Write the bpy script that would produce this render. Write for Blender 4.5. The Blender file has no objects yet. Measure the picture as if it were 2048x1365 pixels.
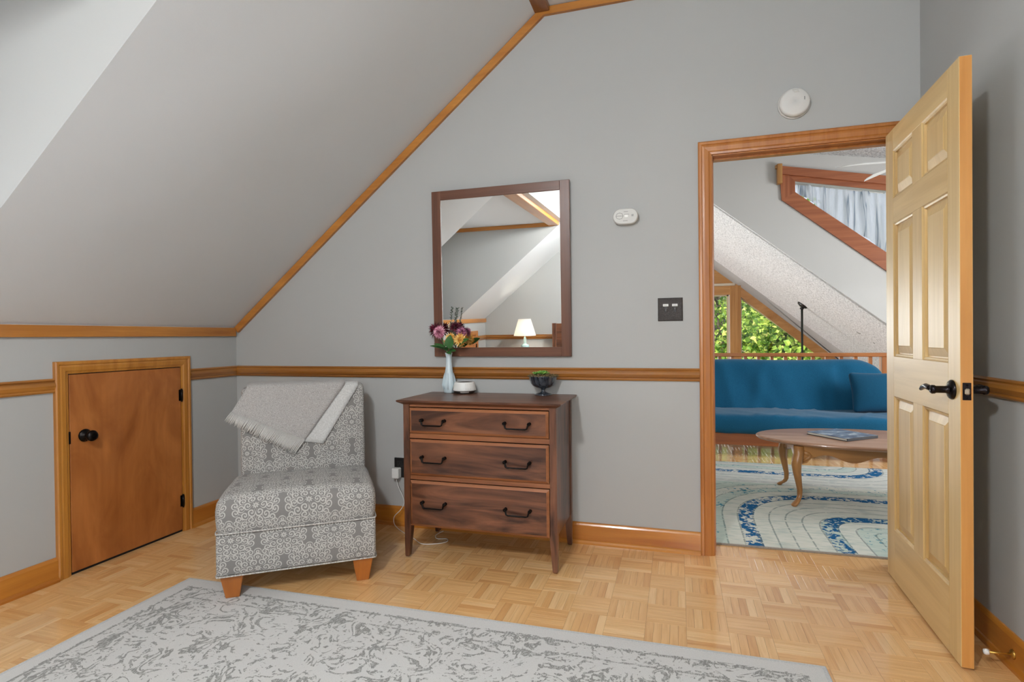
import bpy, bmesh, math, random
import numpy as np
from mathutils import Vector, Matrix, Euler

random.seed(7)
rng = np.random.default_rng(7)
sc = bpy.context.scene
COL = sc.collection
PI = math.pi

# ------------------------------------------------------------------ camera
CAM = Vector((2.8331, -2.9955, 1.1396))
YAW, PITCH, ROLL, FPX = 0.2924, -0.0086, -0.0110, 1098.73
f_ = Vector((-math.sin(YAW) * math.cos(PITCH), math.cos(YAW) * math.cos(PITCH), math.sin(PITCH)))
r_ = Vector((math.cos(YAW), math.sin(YAW), 0))
u_ = r_.cross(f_)
r2 = math.cos(ROLL) * r_ + math.sin(ROLL) * u_
u2 = -math.sin(ROLL) * r_ + math.cos(ROLL) * u_
cd = bpy.data.cameras.new('camera')
cam = bpy.data.objects.new('camera', cd)
COL.objects.link(cam)
cam.matrix_world = Matrix(((r2.x, u2.x, -f_.x, CAM.x), (r2.y, u2.y, -f_.y, CAM.y), (r2.z, u2.z, -f_.z, CAM.z), (0, 0, 0, 1)))
cd.sensor_fit = 'HORIZONTAL'
cd.sensor_width = 36.0
cd.lens = FPX / 2048 * 36.0
cd.clip_start = 0.02
cd.clip_end = 300
sc.camera = cam

# ------------------------------------------------------------------ world, sun, exposure
sc.view_settings.view_transform = 'Standard'
sc.view_settings.look = 'None'
sc.view_settings.gamma = 1.0
sc.view_settings.use_curve_mapping = False
sc.view_settings.exposure = 0.0
w = bpy.data.worlds.new('sky_world')
sc.world = w
w.use_nodes = True
wn = w.node_tree.nodes
sky = wn.new('ShaderNodeTexSky')
sky.sky_type = 'NISHITA'
sky.sun_disc = False
sky.dust_density = 6.0
sky.air_density = 0.8
sky.sun_elevation = math.radians(48)
sky.sun_rotation = math.radians(150)
wn['Background'].inputs['Strength'].default_value = 0.34
hsv = wn.new('ShaderNodeHueSaturation')
hsv.inputs['Saturation'].default_value = 0.45
w.node_tree.links.new(sky.outputs[0], hsv.inputs['Color'])
w.node_tree.links.new(hsv.outputs[0], wn['Background'].inputs['Color'])


def light(name, kind, loc, power, color=(1, 1, 1), size=None, size_y=None, rot=(0, 0, 0), radius=None):
    l = bpy.data.lights.new(name, kind)
    l.energy = power
    l.color = color
    if kind == 'AREA':
        l.shape = 'RECTANGLE'
        l.size = size
        l.size_y = size_y or size
    if radius is not None and kind != 'AREA':
        if kind == 'SUN':
            l.angle = radius
        else:
            l.shadow_soft_size = radius
    o = bpy.data.objects.new(name, l)
    o.location = loc
    o.rotation_euler = rot
    COL.objects.link(o)
    return o


# sun on the trees outside (comes from behind the house)
DEEP_Y = -5.04
light('sun', 'SUN', (0, 0, 20), 6.8, (1.0, 0.93, 0.80), rot=(math.radians(42), 0, math.radians(-28)), radius=0.01)
# daylight through the dormer window of the bedroom (just outside its glass, shining in along +x)
light('dormer_window_daylight', 'AREA', (-0.95, -2.75, 1.70), 50, (0.90, 0.95, 1.0), 1.5, 0.9, rot=(0, -PI / 2, 0))
# fill light at an invented far gable window behind the camera (just outside its glass, shining in along +y)
light('far_fill_light', 'AREA', (3.28, DEEP_Y - 0.14, 1.60), 40, (0.90, 0.95, 1.0), 0.9, 1.2, rot=(PI / 2, 0, 0))
# fill light added at an invented right-hand window, behind the camera
light('right_fill_light', 'AREA', (4.06, -4.25, 1.55), 44, (0.92, 0.96, 1.0), 0.9, 1.2, rot=(0, PI / 2, 0))
# daylight through the great room's gable windows (just outside the glass, shining in along -y)
light('gable_window_daylight', 'AREA', (1.45, 7.22, 0.1), 300, (0.93, 0.98, 1.0), 2.7, 3.6, rot=(-PI / 2, 0, 0))
# added fill: great room side without any window, then an invented loft window
light('great_room_side_fill', 'AREA', (-1.74, 5.3, -0.6), 430, (0.96, 0.98, 1.0), 2.2, 1.6, rot=(0, -PI / 2, 0))
light('loft_side_fill', 'AREA', (6.12, 1.75, 1.55), 66, (0.96, 0.98, 1.0), 1.6, 0.9, rot=(0, PI / 2, 0))
FAN_LAMP = 455.0       # emission of the bedroom ceiling fan's glass bowl
TABLE_LAMP = 16.0       # emission of the bedside lamp's bulb


# ------------------------------------------------------------------ helpers
def s2l(c):
    return tuple(((x / 255) / 12.92 if x / 255 <= 0.04045 else (((x / 255) + 0.055) / 1.055) ** 2.4) for x in c)


def hx(r, g, b, k=1.0):
    return tuple(min(0.95, v * k) for v in s2l((r, g, b))) + (1.0,)


class NT:
    """small node tree writer"""
    def __init__(s, name):
        s.m = bpy.data.materials.new(name)
        s.m.use_nodes = True
        s.t = s.m.node_tree
        s.b = s.t.nodes['Principled BSDF']
        s.out = s.t.nodes['Material Output']

    def n(s, typ, **kw):
        nd = s.t.nodes.new(typ)
        for k, v in kw.items():
            if k.startswith('i_'):
                nd.inputs[k[2:].replace('_', ' ')].default_value = v
            else:
                setattr(nd, k, v)
        return nd

    def l(s, a, b):
        s.t.links.new(a, b)

    def math(s, op, a, b=None, c=None, clamp=False):
        nd = s.t.nodes.new('ShaderNodeMath')
        nd.operation = op
        nd.use_clamp = clamp
        for i, v in enumerate((a, b, c)):
            if v is None:
                continue
            if isinstance(v, (int, float)):
                nd.inputs[i].default_value = v
            else:
                s.l(v, nd.inputs[i])
        return nd.outputs[0]

    def ramp(s, fac, stops, interp='LINEAR'):
        nd = s.t.nodes.new('ShaderNodeValToRGB')
        nd.color_ramp.interpolation = interp
        els = nd.color_ramp.elements
        while len(els) < len(stops):
            els.new(0.5)
        for e, (p, c) in zip(els, stops):
            e.position = p
            e.color = c
        s.l(fac, nd.inputs[0])
        return nd.outputs[0]

    def mix(s, fac, a, b, mode='MIX'):
        nd = s.t.nodes.new('ShaderNodeMix')
        nd.data_type = 'RGBA'
        nd.blend_type = mode
        for sock, v in ((nd.inputs['Factor'], fac), (nd.inputs['A'], a), (nd.inputs['B'], b)):
            pass
        ins = [i for i in nd.inputs if i.enabled]
        fs = [i for i in nd.inputs if i.name == 'Factor' and i.type == 'VALUE'][0]
        as_ = [i for i in nd.inputs if i.name == 'A' and i.type == 'RGBA'][0]
        bs = [i for i in nd.inputs if i.name == 'B' and i.type == 'RGBA'][0]
        for sock, v in ((fs, fac), (as_, a), (bs, b)):
            if isinstance(v, (int, float)):
                sock.default_value = v
            elif isinstance(v, tuple):
                sock.default_value = v
            else:
                s.l(v, sock)
        return [o for o in nd.outputs if o.type == 'RGBA'][0]

    def noise(s, vec, scale, detail=3.0, rough=0.5, dist=0.0):
        nd = s.n('ShaderNodeTexNoise')
        nd.inputs['Scale'].default_value = scale
        nd.inputs['Detail'].default_value = detail
        nd.inputs['Roughness'].default_value = rough
        nd.inputs['Distortion'].default_value = dist
        if vec is not None:
            s.l(vec, nd.inputs['Vector'])
        return nd.outputs[0]

    def bump(s, h, strength=0.2, dist=0.01):
        nd = s.n('ShaderNodeBump')
        nd.inputs['Strength'].default_value = strength
        nd.inputs['Distance'].default_value = dist
        s.l(h, nd.inputs['Height'])
        s.l(nd.outputs[0], s.b.inputs['Normal'])
        return nd

    def coord(s, which='Object', scale=(1, 1, 1), rnd=False, loc=(0, 0, 0)):
        tc = s.n('ShaderNodeTexCoord')
        v = tc.outputs[which]
        if rnd:
            oi = s.n('ShaderNodeObjectInfo')
            m = s.math('MULTIPLY', oi.outputs['Random'], 13.0)
            va = s.n('ShaderNodeVectorMath', operation='ADD')
            s.l(v, va.inputs[0])
            s.l(m, va.inputs[1])
            v = va.outputs[0]
        mp = s.n('ShaderNodeMapping')
        mp.inputs['Scale'].default_value = scale
        mp.inputs['Location'].default_value = loc
        s.l(v, mp.inputs[0])
        return mp.outputs[0]


def plain(name, col, rough=0.5, metal=0.0, coat=0.0, spec=0.5, bump=None, sheen=0.0, emit=None, ior=None, trans=0.0):
    t = NT(name)
    t.b.inputs['Base Color'].default_value = col
    t.b.inputs['Roughness'].default_value = rough
    t.b.inputs['Metallic'].default_value = metal
    t.b.inputs['Coat Weight'].default_value = coat
    t.b.inputs['Coat Roughness'].default_value = 0.15
    t.b.inputs['Specular IOR Level'].default_value = spec
    t.b.inputs['Sheen Weight'].default_value = sheen
    t.b.inputs['Transmission Weight'].default_value = trans
    if ior:
        t.b.inputs['IOR'].default_value = ior
    if bump:
        t.bump(t.noise(t.coord(), bump[0], 3), bump[1], bump[2])
    if emit:
        t.b.inputs['Emission Color'].default_value = emit[0]
        t.b.inputs['Emission Strength'].default_value = emit[1]
    return t.m


def painted(name, col, scale=220, st=0.08, rough=0.6):
    t = NT(name)
    v = t.coord()
    n1 = t.noise(v, 1.3, 2)
    c = t.ramp(n1, [(0.3, tuple(x * 0.97 for x in col[:3]) + (1,)), (0.7, col)])
    t.l(c, t.b.inputs['Base Color'])
    t.b.inputs['Roughness'].default_value = rough
    t.b.inputs['Specular IOR Level'].default_value = 0.3
    t.bump(t.noise(v, scale, 2), st, 0.002)
    return t.m


def wood(name, dark, light_, axis=0, along=1.1, across=15.0, rough=0.35, coat=0.25, knots=None, contrast=(0.3, 0.72), dist=0.7, fine=0.35, coat_rough=0.15):
    t = NT(name)
    scl = [across] * 3
    scl[axis] = along
    v = t.coord('Object', tuple(scl), rnd=True)
    n1 = t.noise(v, 1.0, 5, 0.55, dist)
    base = t.ramp(n1, [(contrast[0], dark), (contrast[1], light_)])
    scl2 = [across * 9] * 3
    scl2[axis] = along * 2.5
    n2 = t.noise(t.coord('Object', tuple(scl2), rnd=True), 1.0, 3, 0.6)
    c = t.mix(t.math('MULTIPLY', n2, fine), base, tuple(x * 0.55 for x in dark[:3]) + (1,))
    if knots:
        ks = [3.2] * 3
        ks[axis] = 1.5
        vo = t.n('ShaderNodeTexVoronoi')
        vo.inputs['Scale'].default_value = 1.0
        t.l(t.coord('Object', tuple(k * knots for k in ks), rnd=True), vo.inputs['Vector'])
        kf = t.ramp(vo.outputs['Distance'], [(0.03, (1, 1, 1, 1)), (0.085, (0, 0, 0, 1))])
        c = t.mix(kf, c, tuple(x * 0.22 for x in dark[:3]) + (1,))
    t.l(c, t.b.inputs['Base Color'])
    t.b.inputs['Roughness'].default_value = rough
    t.b.inputs['Coat Weight'].default_value = coat
    t.b.inputs['Coat Roughness'].default_value = coat_rough
    t.bump(n2, 0.06, 0.002)
    return t.m


def wood3(prefix, *a, **k):
    return [wood('%s_%s' % (prefix, 'xyz'[i]), *a, axis=i, **k) for i in range(3)]


# ------------------------------------------------------------------ mesh building
class MB:
    def __init__(s):
        s.v = []
        s.f = []
        s.mi = []
        s.uv = {}
        s.sm = []

    def add(s, vs, fs, mi=0, smooth=False, uvs=None):
        o = len(s.v)
        s.v += [tuple(x) for x in vs]
        for k, f in enumerate(fs):
            if uvs is not None:
                s.uv[len(s.f)] = uvs[k]
            s.f.append([i + o for i in f])
            s.mi.append(mi)
            s.sm.append(smooth)
        return s

    def box(s, lo, hi, bev=0.0, mi=0, M=None, bmi=None):
        lo = Vector(lo)
        hi = Vector(hi)
        c = (lo + hi) / 2
        h = (hi - lo) / 2
        b = min(bev, min(h) * 0.95)
        vs = []
        fs = []
        mis = []
        if b <= 0:
            for sx in (-1, 1):
                for sy in (-1, 1):
                    for sz in (-1, 1):
                        vs.append(c + Vector((sx * h.x, sy * h.y, sz * h.z)))
            fs = [(0, 1, 3, 2), (4, 6, 7, 5), (0, 4, 5, 1), (2, 3, 7, 6), (0, 2, 6, 4), (1, 5, 7, 3)]
            mis = [mi] * 6
        else:
            idx = {}
            for sx in (-1, 1):
                for sy in (-1, 1):
                    for sz in (-1, 1):
                        for k in range(3):
                            e = [h.x - b, h.y - b, h.z - b]
                            e[k] += b
                            idx[(sx, sy, sz, k)] = len(vs)
                            vs.append(c + Vector((sx * e[0], sy * e[1], sz * e[2])))
            sg = [(-1, -1), (1, -1), (1, 1), (-1, 1)]
            for k in range(3):
                i, j = (k + 1) % 3, (k + 2) % 3
                for d in (-1, 1):
                    q = []
                    for a, bb in sg:
                        t = [0, 0, 0]
                        t[k] = d
                        t[i] = a
                        t[j] = bb
                        q.append(idx[(t[0], t[1], t[2], k)])
                    fs.append(q)
                    mis.append(mi)
                # edges along axis k, between faces i and j
                for a, bb in sg:
                    t0 = [0, 0, 0]
                    t0[i] = a
                    t0[j] = bb
                    t1 = list(t0)
                    t0[k] = -1
                    t1[k] = 1
                    fs.append((idx[(*t0, i)], idx[(*t1, i)], idx[(*t1, j)], idx[(*t0, j)]))
                    mis.append(mi if bmi is None else bmi)
            for sx in (-1, 1):
                for sy in (-1, 1):
                    for sz in (-1, 1):
                        fs.append(tuple(idx[(sx, sy, sz, k)] for k in range(3)))
                        mis.append(mi if bmi is None else bmi)
        if M is not None:
            vs = [M @ v for v in vs]
        o = len(s.v)
        s.v += [tuple(v) for v in vs]
        for f, m_ in zip(fs, mis):
            s.f.append([i + o for i in f])
            s.mi.append(m_)
            s.sm.append(False)
        return s

    def rings(s, rings, closed=True, cap=True, mi=0, smooth=True, loop=False):
        n = len(rings[0])
        vs = [p for r in rings for p in r]
        fs = []
        R = len(rings)
        for i in range(R if loop else R - 1):
            i2 = (i + 1) % R
            for j in range(n if closed else n - 1):
                j2 = (j + 1) % n
                fs.append((i * n + j, i * n + j2, i2 * n + j2, i2 * n + j))
        s.add(vs, fs, mi, smooth)
        if cap and not loop:
            o = len(s.v) - len(vs)
            for st in (0, (R - 1) * n):
                s.f.append([o + st + j for j in range(n)])
                s.mi.append(mi)
                s.sm.append(False)
        return s

    def lathe(s, prof, c=(0, 0, 0), seg=28, mi=0, M=None, smooth=True, cap=True, flute=None):
        rings = []
        for (r, z) in prof:
            ring = []
            for k in range(seg):
                a = 2 * PI * k / seg
                rr = r * (1 + (flute[0] * math.cos(flute[1] * a) if flute else 0))
                p = Vector((rr * math.cos(a), rr * math.sin(a), z))
                if M is not None:
                    p = M @ p
                ring.append(p + Vector(c))
            rings.append(ring)
        return s.rings(rings, True, cap, mi, smooth)

    def tube(s, pts, r, seg=8, mi=0, cap=True, up=None, smooth=True, squash=1.0):
        pts = [Vector(p) for p in pts]
        rr = r if isinstance(r, (list, tuple)) else [r] * len(pts)
        prev = None
        rings = []
        for i, p in enumerate(pts):
            d = (pts[min(i + 1, len(pts) - 1)] - pts[max(i - 1, 0)])
            d.normalize()
            if prev is None:
                ref = Vector(up) if up else (Vector((0, 0, 1)) if abs(d.z) < 0.9 else Vector((1, 0, 0)))
                a = (ref - d * ref.dot(d)).normalized()
            else:
                a = (prev - d * prev.dot(d)).normalized()
            prev = a
            b = d.cross(a)
            rings.append([p + (a * math.cos(2 * PI * k / seg) * squash + b * math.sin(2 * PI * k / seg)) * rr[i] for k in range(seg)])
        return s.rings(rings, True, cap, mi, smooth)

    def prism(s, poly, axis, a, b, mi=0, M=None):
        """poly: 2D points in the two other axes (in xyz order); extruded from a to b along axis"""
        def P(p, t):
            q = list(p)
            q.insert(axis, t)
            q = Vector(q)
            return M @ q if M is not None else q
        n = len(poly)
        vs = [P(p, a) for p in poly] + [P(p, b) for p in poly]
        fs = [list(range(n)), [n + i for i in range(n)]] + [(i, (i + 1) % n, n + (i + 1) % n, n + i) for i in range(n)]
        return s.add(vs, fs, mi)

    def sweep(s, path, prof, normal, mi=0, closed=False):
        """moulding: profile (across, out) swept along a planar path with mitred corners"""
        path = [Vector(p) for p in path]
        nrm = Vector(normal).normalized()
        segs = [(path[i + 1] - path[i]).normalized() for i in range(len(path) - 1)]
        side = [nrm.cross(d) for d in segs]
        rings = []
        for i, p in enumerate(path):
            if i == 0:
                m = side[0]
            elif i == len(path) - 1:
                m = side[-1]
            else:
                m = (side[i - 1] + side[i]) / (1 + side[i - 1].dot(side[i]))
            rings.append([p + m * a + nrm * b for a, b in prof])
        return s.rings(rings, True, True, mi, False)

    def build(s, name, mats, parent=None, world=False, smooth=None, shade_angle=None):
        me = bpy.data.meshes.new(name)
        vs = s.v
        if world and parent is not None:
            L = parent.location
            vs = [(x - L.x, y - L.y, z - L.z) for x, y, z in vs]
        me.from_pydata(vs, [], s.f)
        if not isinstance(mats, (list, tuple)):
            mats = [mats]
        for m in mats:
            me.materials.append(m)
        me.polygons.foreach_set('material_index', [min(i, len(mats) - 1) for i in s.mi])
        me.polygons.foreach_set('use_smooth', s.sm if smooth is None else [smooth] * len(s.f))
        if s.uv:
            ul = me.uv_layers.new(name='UVMap')
            for fi, uvs in s.uv.items():
                st = me.polygons[fi].loop_start
                for k, uvv in enumerate(uvs):
                    ul.data[st + k].uv = uvv
        me.validate()
        if not s.uv:
            bm = bmesh.new()
            bm.from_mesh(me)
            bmesh.ops.recalc_face_normals(bm, faces=bm.faces[:])
            bm.to_mesh(me)
            bm.free()
        if shade_angle is not None:
            me.polygons.foreach_set('use_smooth', [True] * len(me.polygons))
            me.set_sharp_from_angle(angle=math.radians(shade_angle))
        me.update()
        o = bpy.data.objects.new(name, me)
        COL.objects.link(o)
        if parent is not None:
            o.parent = parent
        return o


def tag(o, label=None, cat=None, group=None, kind=None):
    if label:
        o['label'] = label
    if cat:
        o['category'] = cat
    if group:
        o['group'] = group
    if kind:
        o['kind'] = kind
    return o


def thing(name, label, cat, loc=(0, 0, 0), rot=(0, 0, 0), group=None, kind=None):
    o = bpy.data.objects.new(name, None)
    o.empty_display_size = 0.1
    COL.objects.link(o)
    o.location = loc
    o.rotation_euler = rot
    return tag(o, label, cat, group, kind)


def struct(name, mb, mats, label=None, **k):
    o = mb.build(name, mats, **k)
    o['kind'] = 'structure'
    if label:
        o['label'] = label
    return o


def sempty(name, label=None, loc=(0, 0, 0), rot=(0, 0, 0)):
    o = bpy.data.objects.new(name, None)
    COL.objects.link(o)
    o.location = loc
    o.rotation_euler = rot
    o['kind'] = 'structure'
    if label:
        o['label'] = label
    return o


def copy_tree(o, parent=None):
    c = o.copy()
    COL.objects.link(c)
    c.parent = parent
    for ch in list(o.children):
        copy_tree(ch, c)
    return c


# ------------------------------------------------------------------ materials
WALL = painted('wall_paint', hx(173, 174, 172, 1.0))
CEIL = painted('ceiling_paint', hx(211, 214, 216, 1.0), 160, 0.1)
LOFTWALL = painted('loft_wall_paint', hx(208, 207, 204))


def popcorn():
    t = NT('popcorn_ceiling')
    v = t.coord()
    n = t.noise(v, 55, 3, 0.6)
    c = t.ramp(n, [(0.38, hx(180, 180, 180)), (0.56, hx(230, 230, 230))])
    t.l(c, t.b.inputs['Base Color'])
    t.b.inputs['Roughness'].default_value = 0.9
    t.bump(n, 0.8, 0.02)
    return t.m


POPCORN = popcorn()
TRIM = wood3('honey_pine_trim', hx(160, 98, 36), hx(204, 138, 58), across=16, knots=0.55, rough=0.32, coat=0.3)
RAILW = wood3('chair_rail_wood', hx(124, 74, 28), hx(188, 126, 54), across=20, rough=0.28, coat=0.4)
CASING = wood3('door_casing_wood', hx(164, 98, 40), hx(194, 128, 62), across=26, rough=0.35, coat=0.3)
BASEW = wood3('baseboard_wood', hx(168, 98, 30), hx(206, 140, 56), across=9, along=0.8, rough=0.3, coat=0.35)
REDW = wood3('reddish_window_wood', hx(150, 82, 48), hx(190, 116, 74), across=22, rough=0.4)
OAKW = wood3('gable_trim_wood', hx(168, 114, 54), hx(208, 156, 92), across=22, rough=0.5)
DOORW = wood3('pale_poplar_door', hx(196, 160, 98), hx(220, 188, 128), across=13, along=0.9, rough=0.45, coat=0.3, contrast=(0.28, 0.6), fine=0.22, coat_rough=0.36)
DOOREDGE = wood('door_edge_wood', hx(196, 132, 62), hx(216, 156, 84), axis=2, across=10, rough=0.4)
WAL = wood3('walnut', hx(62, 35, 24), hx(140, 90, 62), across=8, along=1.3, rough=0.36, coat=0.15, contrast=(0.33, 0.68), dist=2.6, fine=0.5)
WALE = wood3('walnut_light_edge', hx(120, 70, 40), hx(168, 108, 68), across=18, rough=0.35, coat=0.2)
LEGW = wood('orange_leg_wood', hx(160, 92, 30), hx(182, 108, 40), axis=2, across=20, rough=0.3, coat=0.4)
OAK = wood3('oak_table', hx(150, 104, 72), hx(196, 152, 122), across=24, rough=0.35, coat=0.3)
OAKL = wood3('oak_table_leg', hx(150, 98, 48), hx(186, 132, 72), across=18, rough=0.3, coat=0.3)
FUTW = wood3('futon_frame_wood', hx(140, 76, 36), hx(180, 108, 56), across=18, rough=0.4)
RAILB = wood3('railing_wood', hx(160, 92, 42), hx(198, 126, 66), across=16, rough=0.35)
BLACK = plain('oil_rubbed_black_metal', hx(30, 27, 26), 0.32, 0.85)
BRONZE = plain('dark_bronze_metal', hx(46, 42, 44), 0.24, 0.95)
BLACKP = plain('black_plastic', hx(28, 28, 28), 0.4)
WHITE = plain('white_plastic', hx(228, 228, 224), 0.4)
OFFW = plain('off_white_plastic', hx(196, 195, 190), 0.45)
ALARM = plain('alarm_white_plastic', hx(206, 205, 201), 0.5)
GREYM = plain('grey_print', hx(110, 110, 108), 0.6)
STEEL = plain('satin_steel', hx(190, 180, 160), 0.3, 0.9)
BRASS = plain('brass', hx(200, 160, 80), 0.3, 0.9)
DARKV = plain('dark_void', hx(20, 18, 16), 0.9)
RUBBER = plain('white_rubber', hx(230, 230, 225), 0.6)


def glassmat(name='window_glass', tint=(1, 1, 1, 1), refl=0.06):
    t = NT(name)
    tr = t.n('ShaderNodeBsdfTransparent')
    tr.inputs[0].default_value = tint
    gl = t.n('ShaderNodeBsdfGlossy')
    gl.inputs['Roughness'].default_value = 0.02
    fr = t.n('ShaderNodeFresnel')
    fr.inputs[0].default_value = 1.45
    mx = t.n('ShaderNodeMixShader')
    t.l(fr.outputs[0], mx.inputs[0])
    t.l(tr.outputs[0], mx.inputs[1])
    t.l(gl.outputs[0], mx.inputs[2])
    t.l(mx.outputs[0], t.out.inputs[0])
    return t.m


GLASS = glassmat()


def mirrormat():
    t = NT('mirror_silver')
    t.b.inputs['Base Color'].default_value = (0.93, 0.93, 0.91, 1)
    t.b.inputs['Metallic'].default_value = 1
    t.b.inputs['Roughness'].default_value = 0.0
    return t.m


MIRROR = mirrormat()


def parquet(name, axis):
    t = NT(name)
    geo = t.n('ShaderNodeNewGeometry')
    oi = t.n('ShaderNodeObjectInfo')
    r = t.math('FRACT', t.math('ADD', geo.outputs['Random Per Island'], t.math('MULTIPLY', oi.outputs['Random'], 7.31)))
    base = t.ramp(r, [(0.0, hx(212, 160, 100)), (0.15, hx(224, 176, 117)), (0.7, hx(230, 186, 128)), (1.0, hx(236, 198, 144))])
    tc = t.n('ShaderNodeTexCoord')
    off = t.n('ShaderNodeVectorMath', operation='ADD')
    t.l(tc.outputs['Object'], off.inputs[0])
    t.l(t.math('MULTIPLY', r, 37.0), off.inputs[1])
    mp = t.n('ShaderNodeMapping')
    s_ = [60.0, 60.0, 20.0]
    s_[axis] = 4.0
    mp.inputs['Scale'].default_value = s_
    t.l(off.outputs[0], mp.inputs[0])
    n = t.noise(mp.outputs[0], 1.0, 5, 0.6, 0.6)
    g = t.ramp(n, [(0.3, (0.80, 0.70, 0.58, 1)), (0.6, (1, 1, 1, 1))])
    c = t.mix(0.8, base, g, 'MULTIPLY')
    t.l(c, t.b.inputs['Base Color'])
    t.b.inputs['Roughness'].default_value = 0.42
    t.b.inputs['Coat Weight'].default_value = 0.9
    t.b.inputs['Coat Roughness'].default_value = 0.10
    t.bump(n, 0.05, 0.001)
    return t.m


PARX = parquet('parquet_along_x', 0)
PARY = parquet('parquet_along_y', 1)


def damask():
    """grey weave printed with white round scrollwork medallions, set half-drop"""
    t = NT('damask_fabric')
    uv = t.n('ShaderNodeUVMap')
    sep = t.n('ShaderNodeSeparateXYZ')
    t.l(uv.outputs[0], sep.inputs[0])
    A, B = 0.213, 0.268
    x0 = t.math('DIVIDE', sep.outputs[0], A)
    y0 = t.math('DIVIDE', sep.outputs[1], B)

    def curls(r, th, rc, N, R, p, w_=0.5):
        """ring of N little spirals of radius R on the circle of radius rc"""
        fr = t.math('SUBTRACT', t.math('FRACT', t.math('MULTIPLY', th, N / (2 * PI))), 0.5)
        v = t.math('MULTIPLY', fr, 2 * PI / N * rc)
        u = t.math('SUBTRACT', r, rc)
        rho = t.math('SQRT', t.math('ADD', t.math('MULTIPLY', u, u), t.math('MULTIPLY', v, v)))
        ph = t.math('ARCTAN2', v, u)
        sp = t.math('FRACT', t.math('ADD', t.math('DIVIDE', rho, p), t.math('MULTIPLY', ph, 1 / (2 * PI))))
        return t.math('MULTIPLY', t.math('LESS_THAN', sp, w_), t.math('LESS_THAN', rho, R))

    def medal(dx, dy):
        lx = t.math('SUBTRACT', t.math('FRACT', t.math('ADD', x0, dx)), 0.5)
        ly = t.math('SUBTRACT', t.math('FRACT', t.math('ADD', y0, dy)), 0.5)
        lx = t.math('ABSOLUTE', t.math('MULTIPLY', lx, A * .92))
        ly = t.math('MULTIPLY', ly, B * 1.0)
        r = t.math('SQRT', t.math('ADD', t.math('MULTIPLY', lx, lx), t.math('MULTIPLY', ly, ly)))
        th = t.math('ARCTAN2', ly, lx)
        thp = t.math('ADD', th, PI / 2)
        c1 = curls(r, thp, 0.0755, 17, 0.0140, 0.0098, .44)
        c2 = curls(r, thp, 0.0515, 11, 0.0148, 0.0098, .44)
        c3 = curls(r, thp, 0.0285, 6, 0.0148, 0.0098, .44)
        c2 = t.math('MAXIMUM', c2, c3)
        leaf_ = t.math('LESS_THAN', t.math('ABSOLUTE', t.math('SUBTRACT', r, t.math('ADD', 0.0635, t.math('MULTIPLY', t.math('SINE', t.math('MULTIPLY', thp, 17.0)), 0.004)))), 0.0013)
        star = t.math('LESS_THAN', r, t.math('ADD', 0.004, t.math('MULTIPLY', t.math('ABSOLUTE', t.math('COSINE', t.math('MULTIPLY', th, 4.0))), 0.009)))
        hole = t.math('GREATER_THAN', r, 0.003)
        return t.math('MINIMUM', t.math('ADD', t.math('ADD', c1, c2), t.math('ADD', leaf_, t.math('MULTIPLY', star, hole))), 1.0)

    pat = t.math('MAXIMUM', medal(0.0, 0.0), medal(0.5, 0.5))
    pat = t.math('MINIMUM', pat, 1.0)
    wv = t.noise(t.coord('Object', (500, 500, 500)), 1.0, 1)
    c0 = t.mix(wv, hx(118, 116, 114), hx(136, 134, 131))
    c = t.mix(pat, c0, hx(186, 184, 179))
    t.l(c, t.b.inputs['Base Color'])
    t.b.inputs['Roughness'].default_value = 0.9
    t.b.inputs['Specular IOR Level'].default_value = 0.15
    t.b.inputs['Sheen Weight'].default_value = 0.1
    t.bump(wv, 0.25, 0.001)
    return t.m


DAMASK = damask()


def weave(name, c1, c2, scale=420, bump=0.35, rough=0.95, big=None):
    t = NT(name)
    v = t.coord('Object', (scale, scale, scale))
    n = t.noise(v, 1.0, 2)
    c = t.ramp(n, [(0.35, c1), (0.65, c2)])
    if big:
        c = t.mix(t.noise(t.coord(), big, 3), c, tuple(x * 0.8 for x in c1[:3]) + (1,))
    t.l(c, t.b.inputs['Base Color'])
    t.b.inputs['Roughness'].default_value = rough
    t.b.inputs['Specular IOR Level'].default_value = 0.15
    t.b.inputs['Sheen Weight'].default_value = 0.15
    t.bump(n, bump, 0.002)
    return t.m


THROW = weave('grey_throw_weave', hx(150, 147, 144), hx(184, 181, 178), 300, 0.5)
LINING = weave('white_fleece', hx(188, 188, 186), hx(206, 206, 204), 160, 0.3)
FRINGE = weave('cream_fringe', hx(184, 182, 178), hx(206, 204, 200), 300, 0.2)
PIPE = weave('grey_white_piping', hx(150, 147, 143), hx(210, 207, 202), 140, 0.3)
BLUE = weave('blue_cotton', hx(16, 78, 112), hx(28, 96, 130), 300, 0.25)
BLUEP = weave('blue_pillow_cotton', hx(12, 66, 94), hx(20, 80, 110), 300, 0.25)


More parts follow.
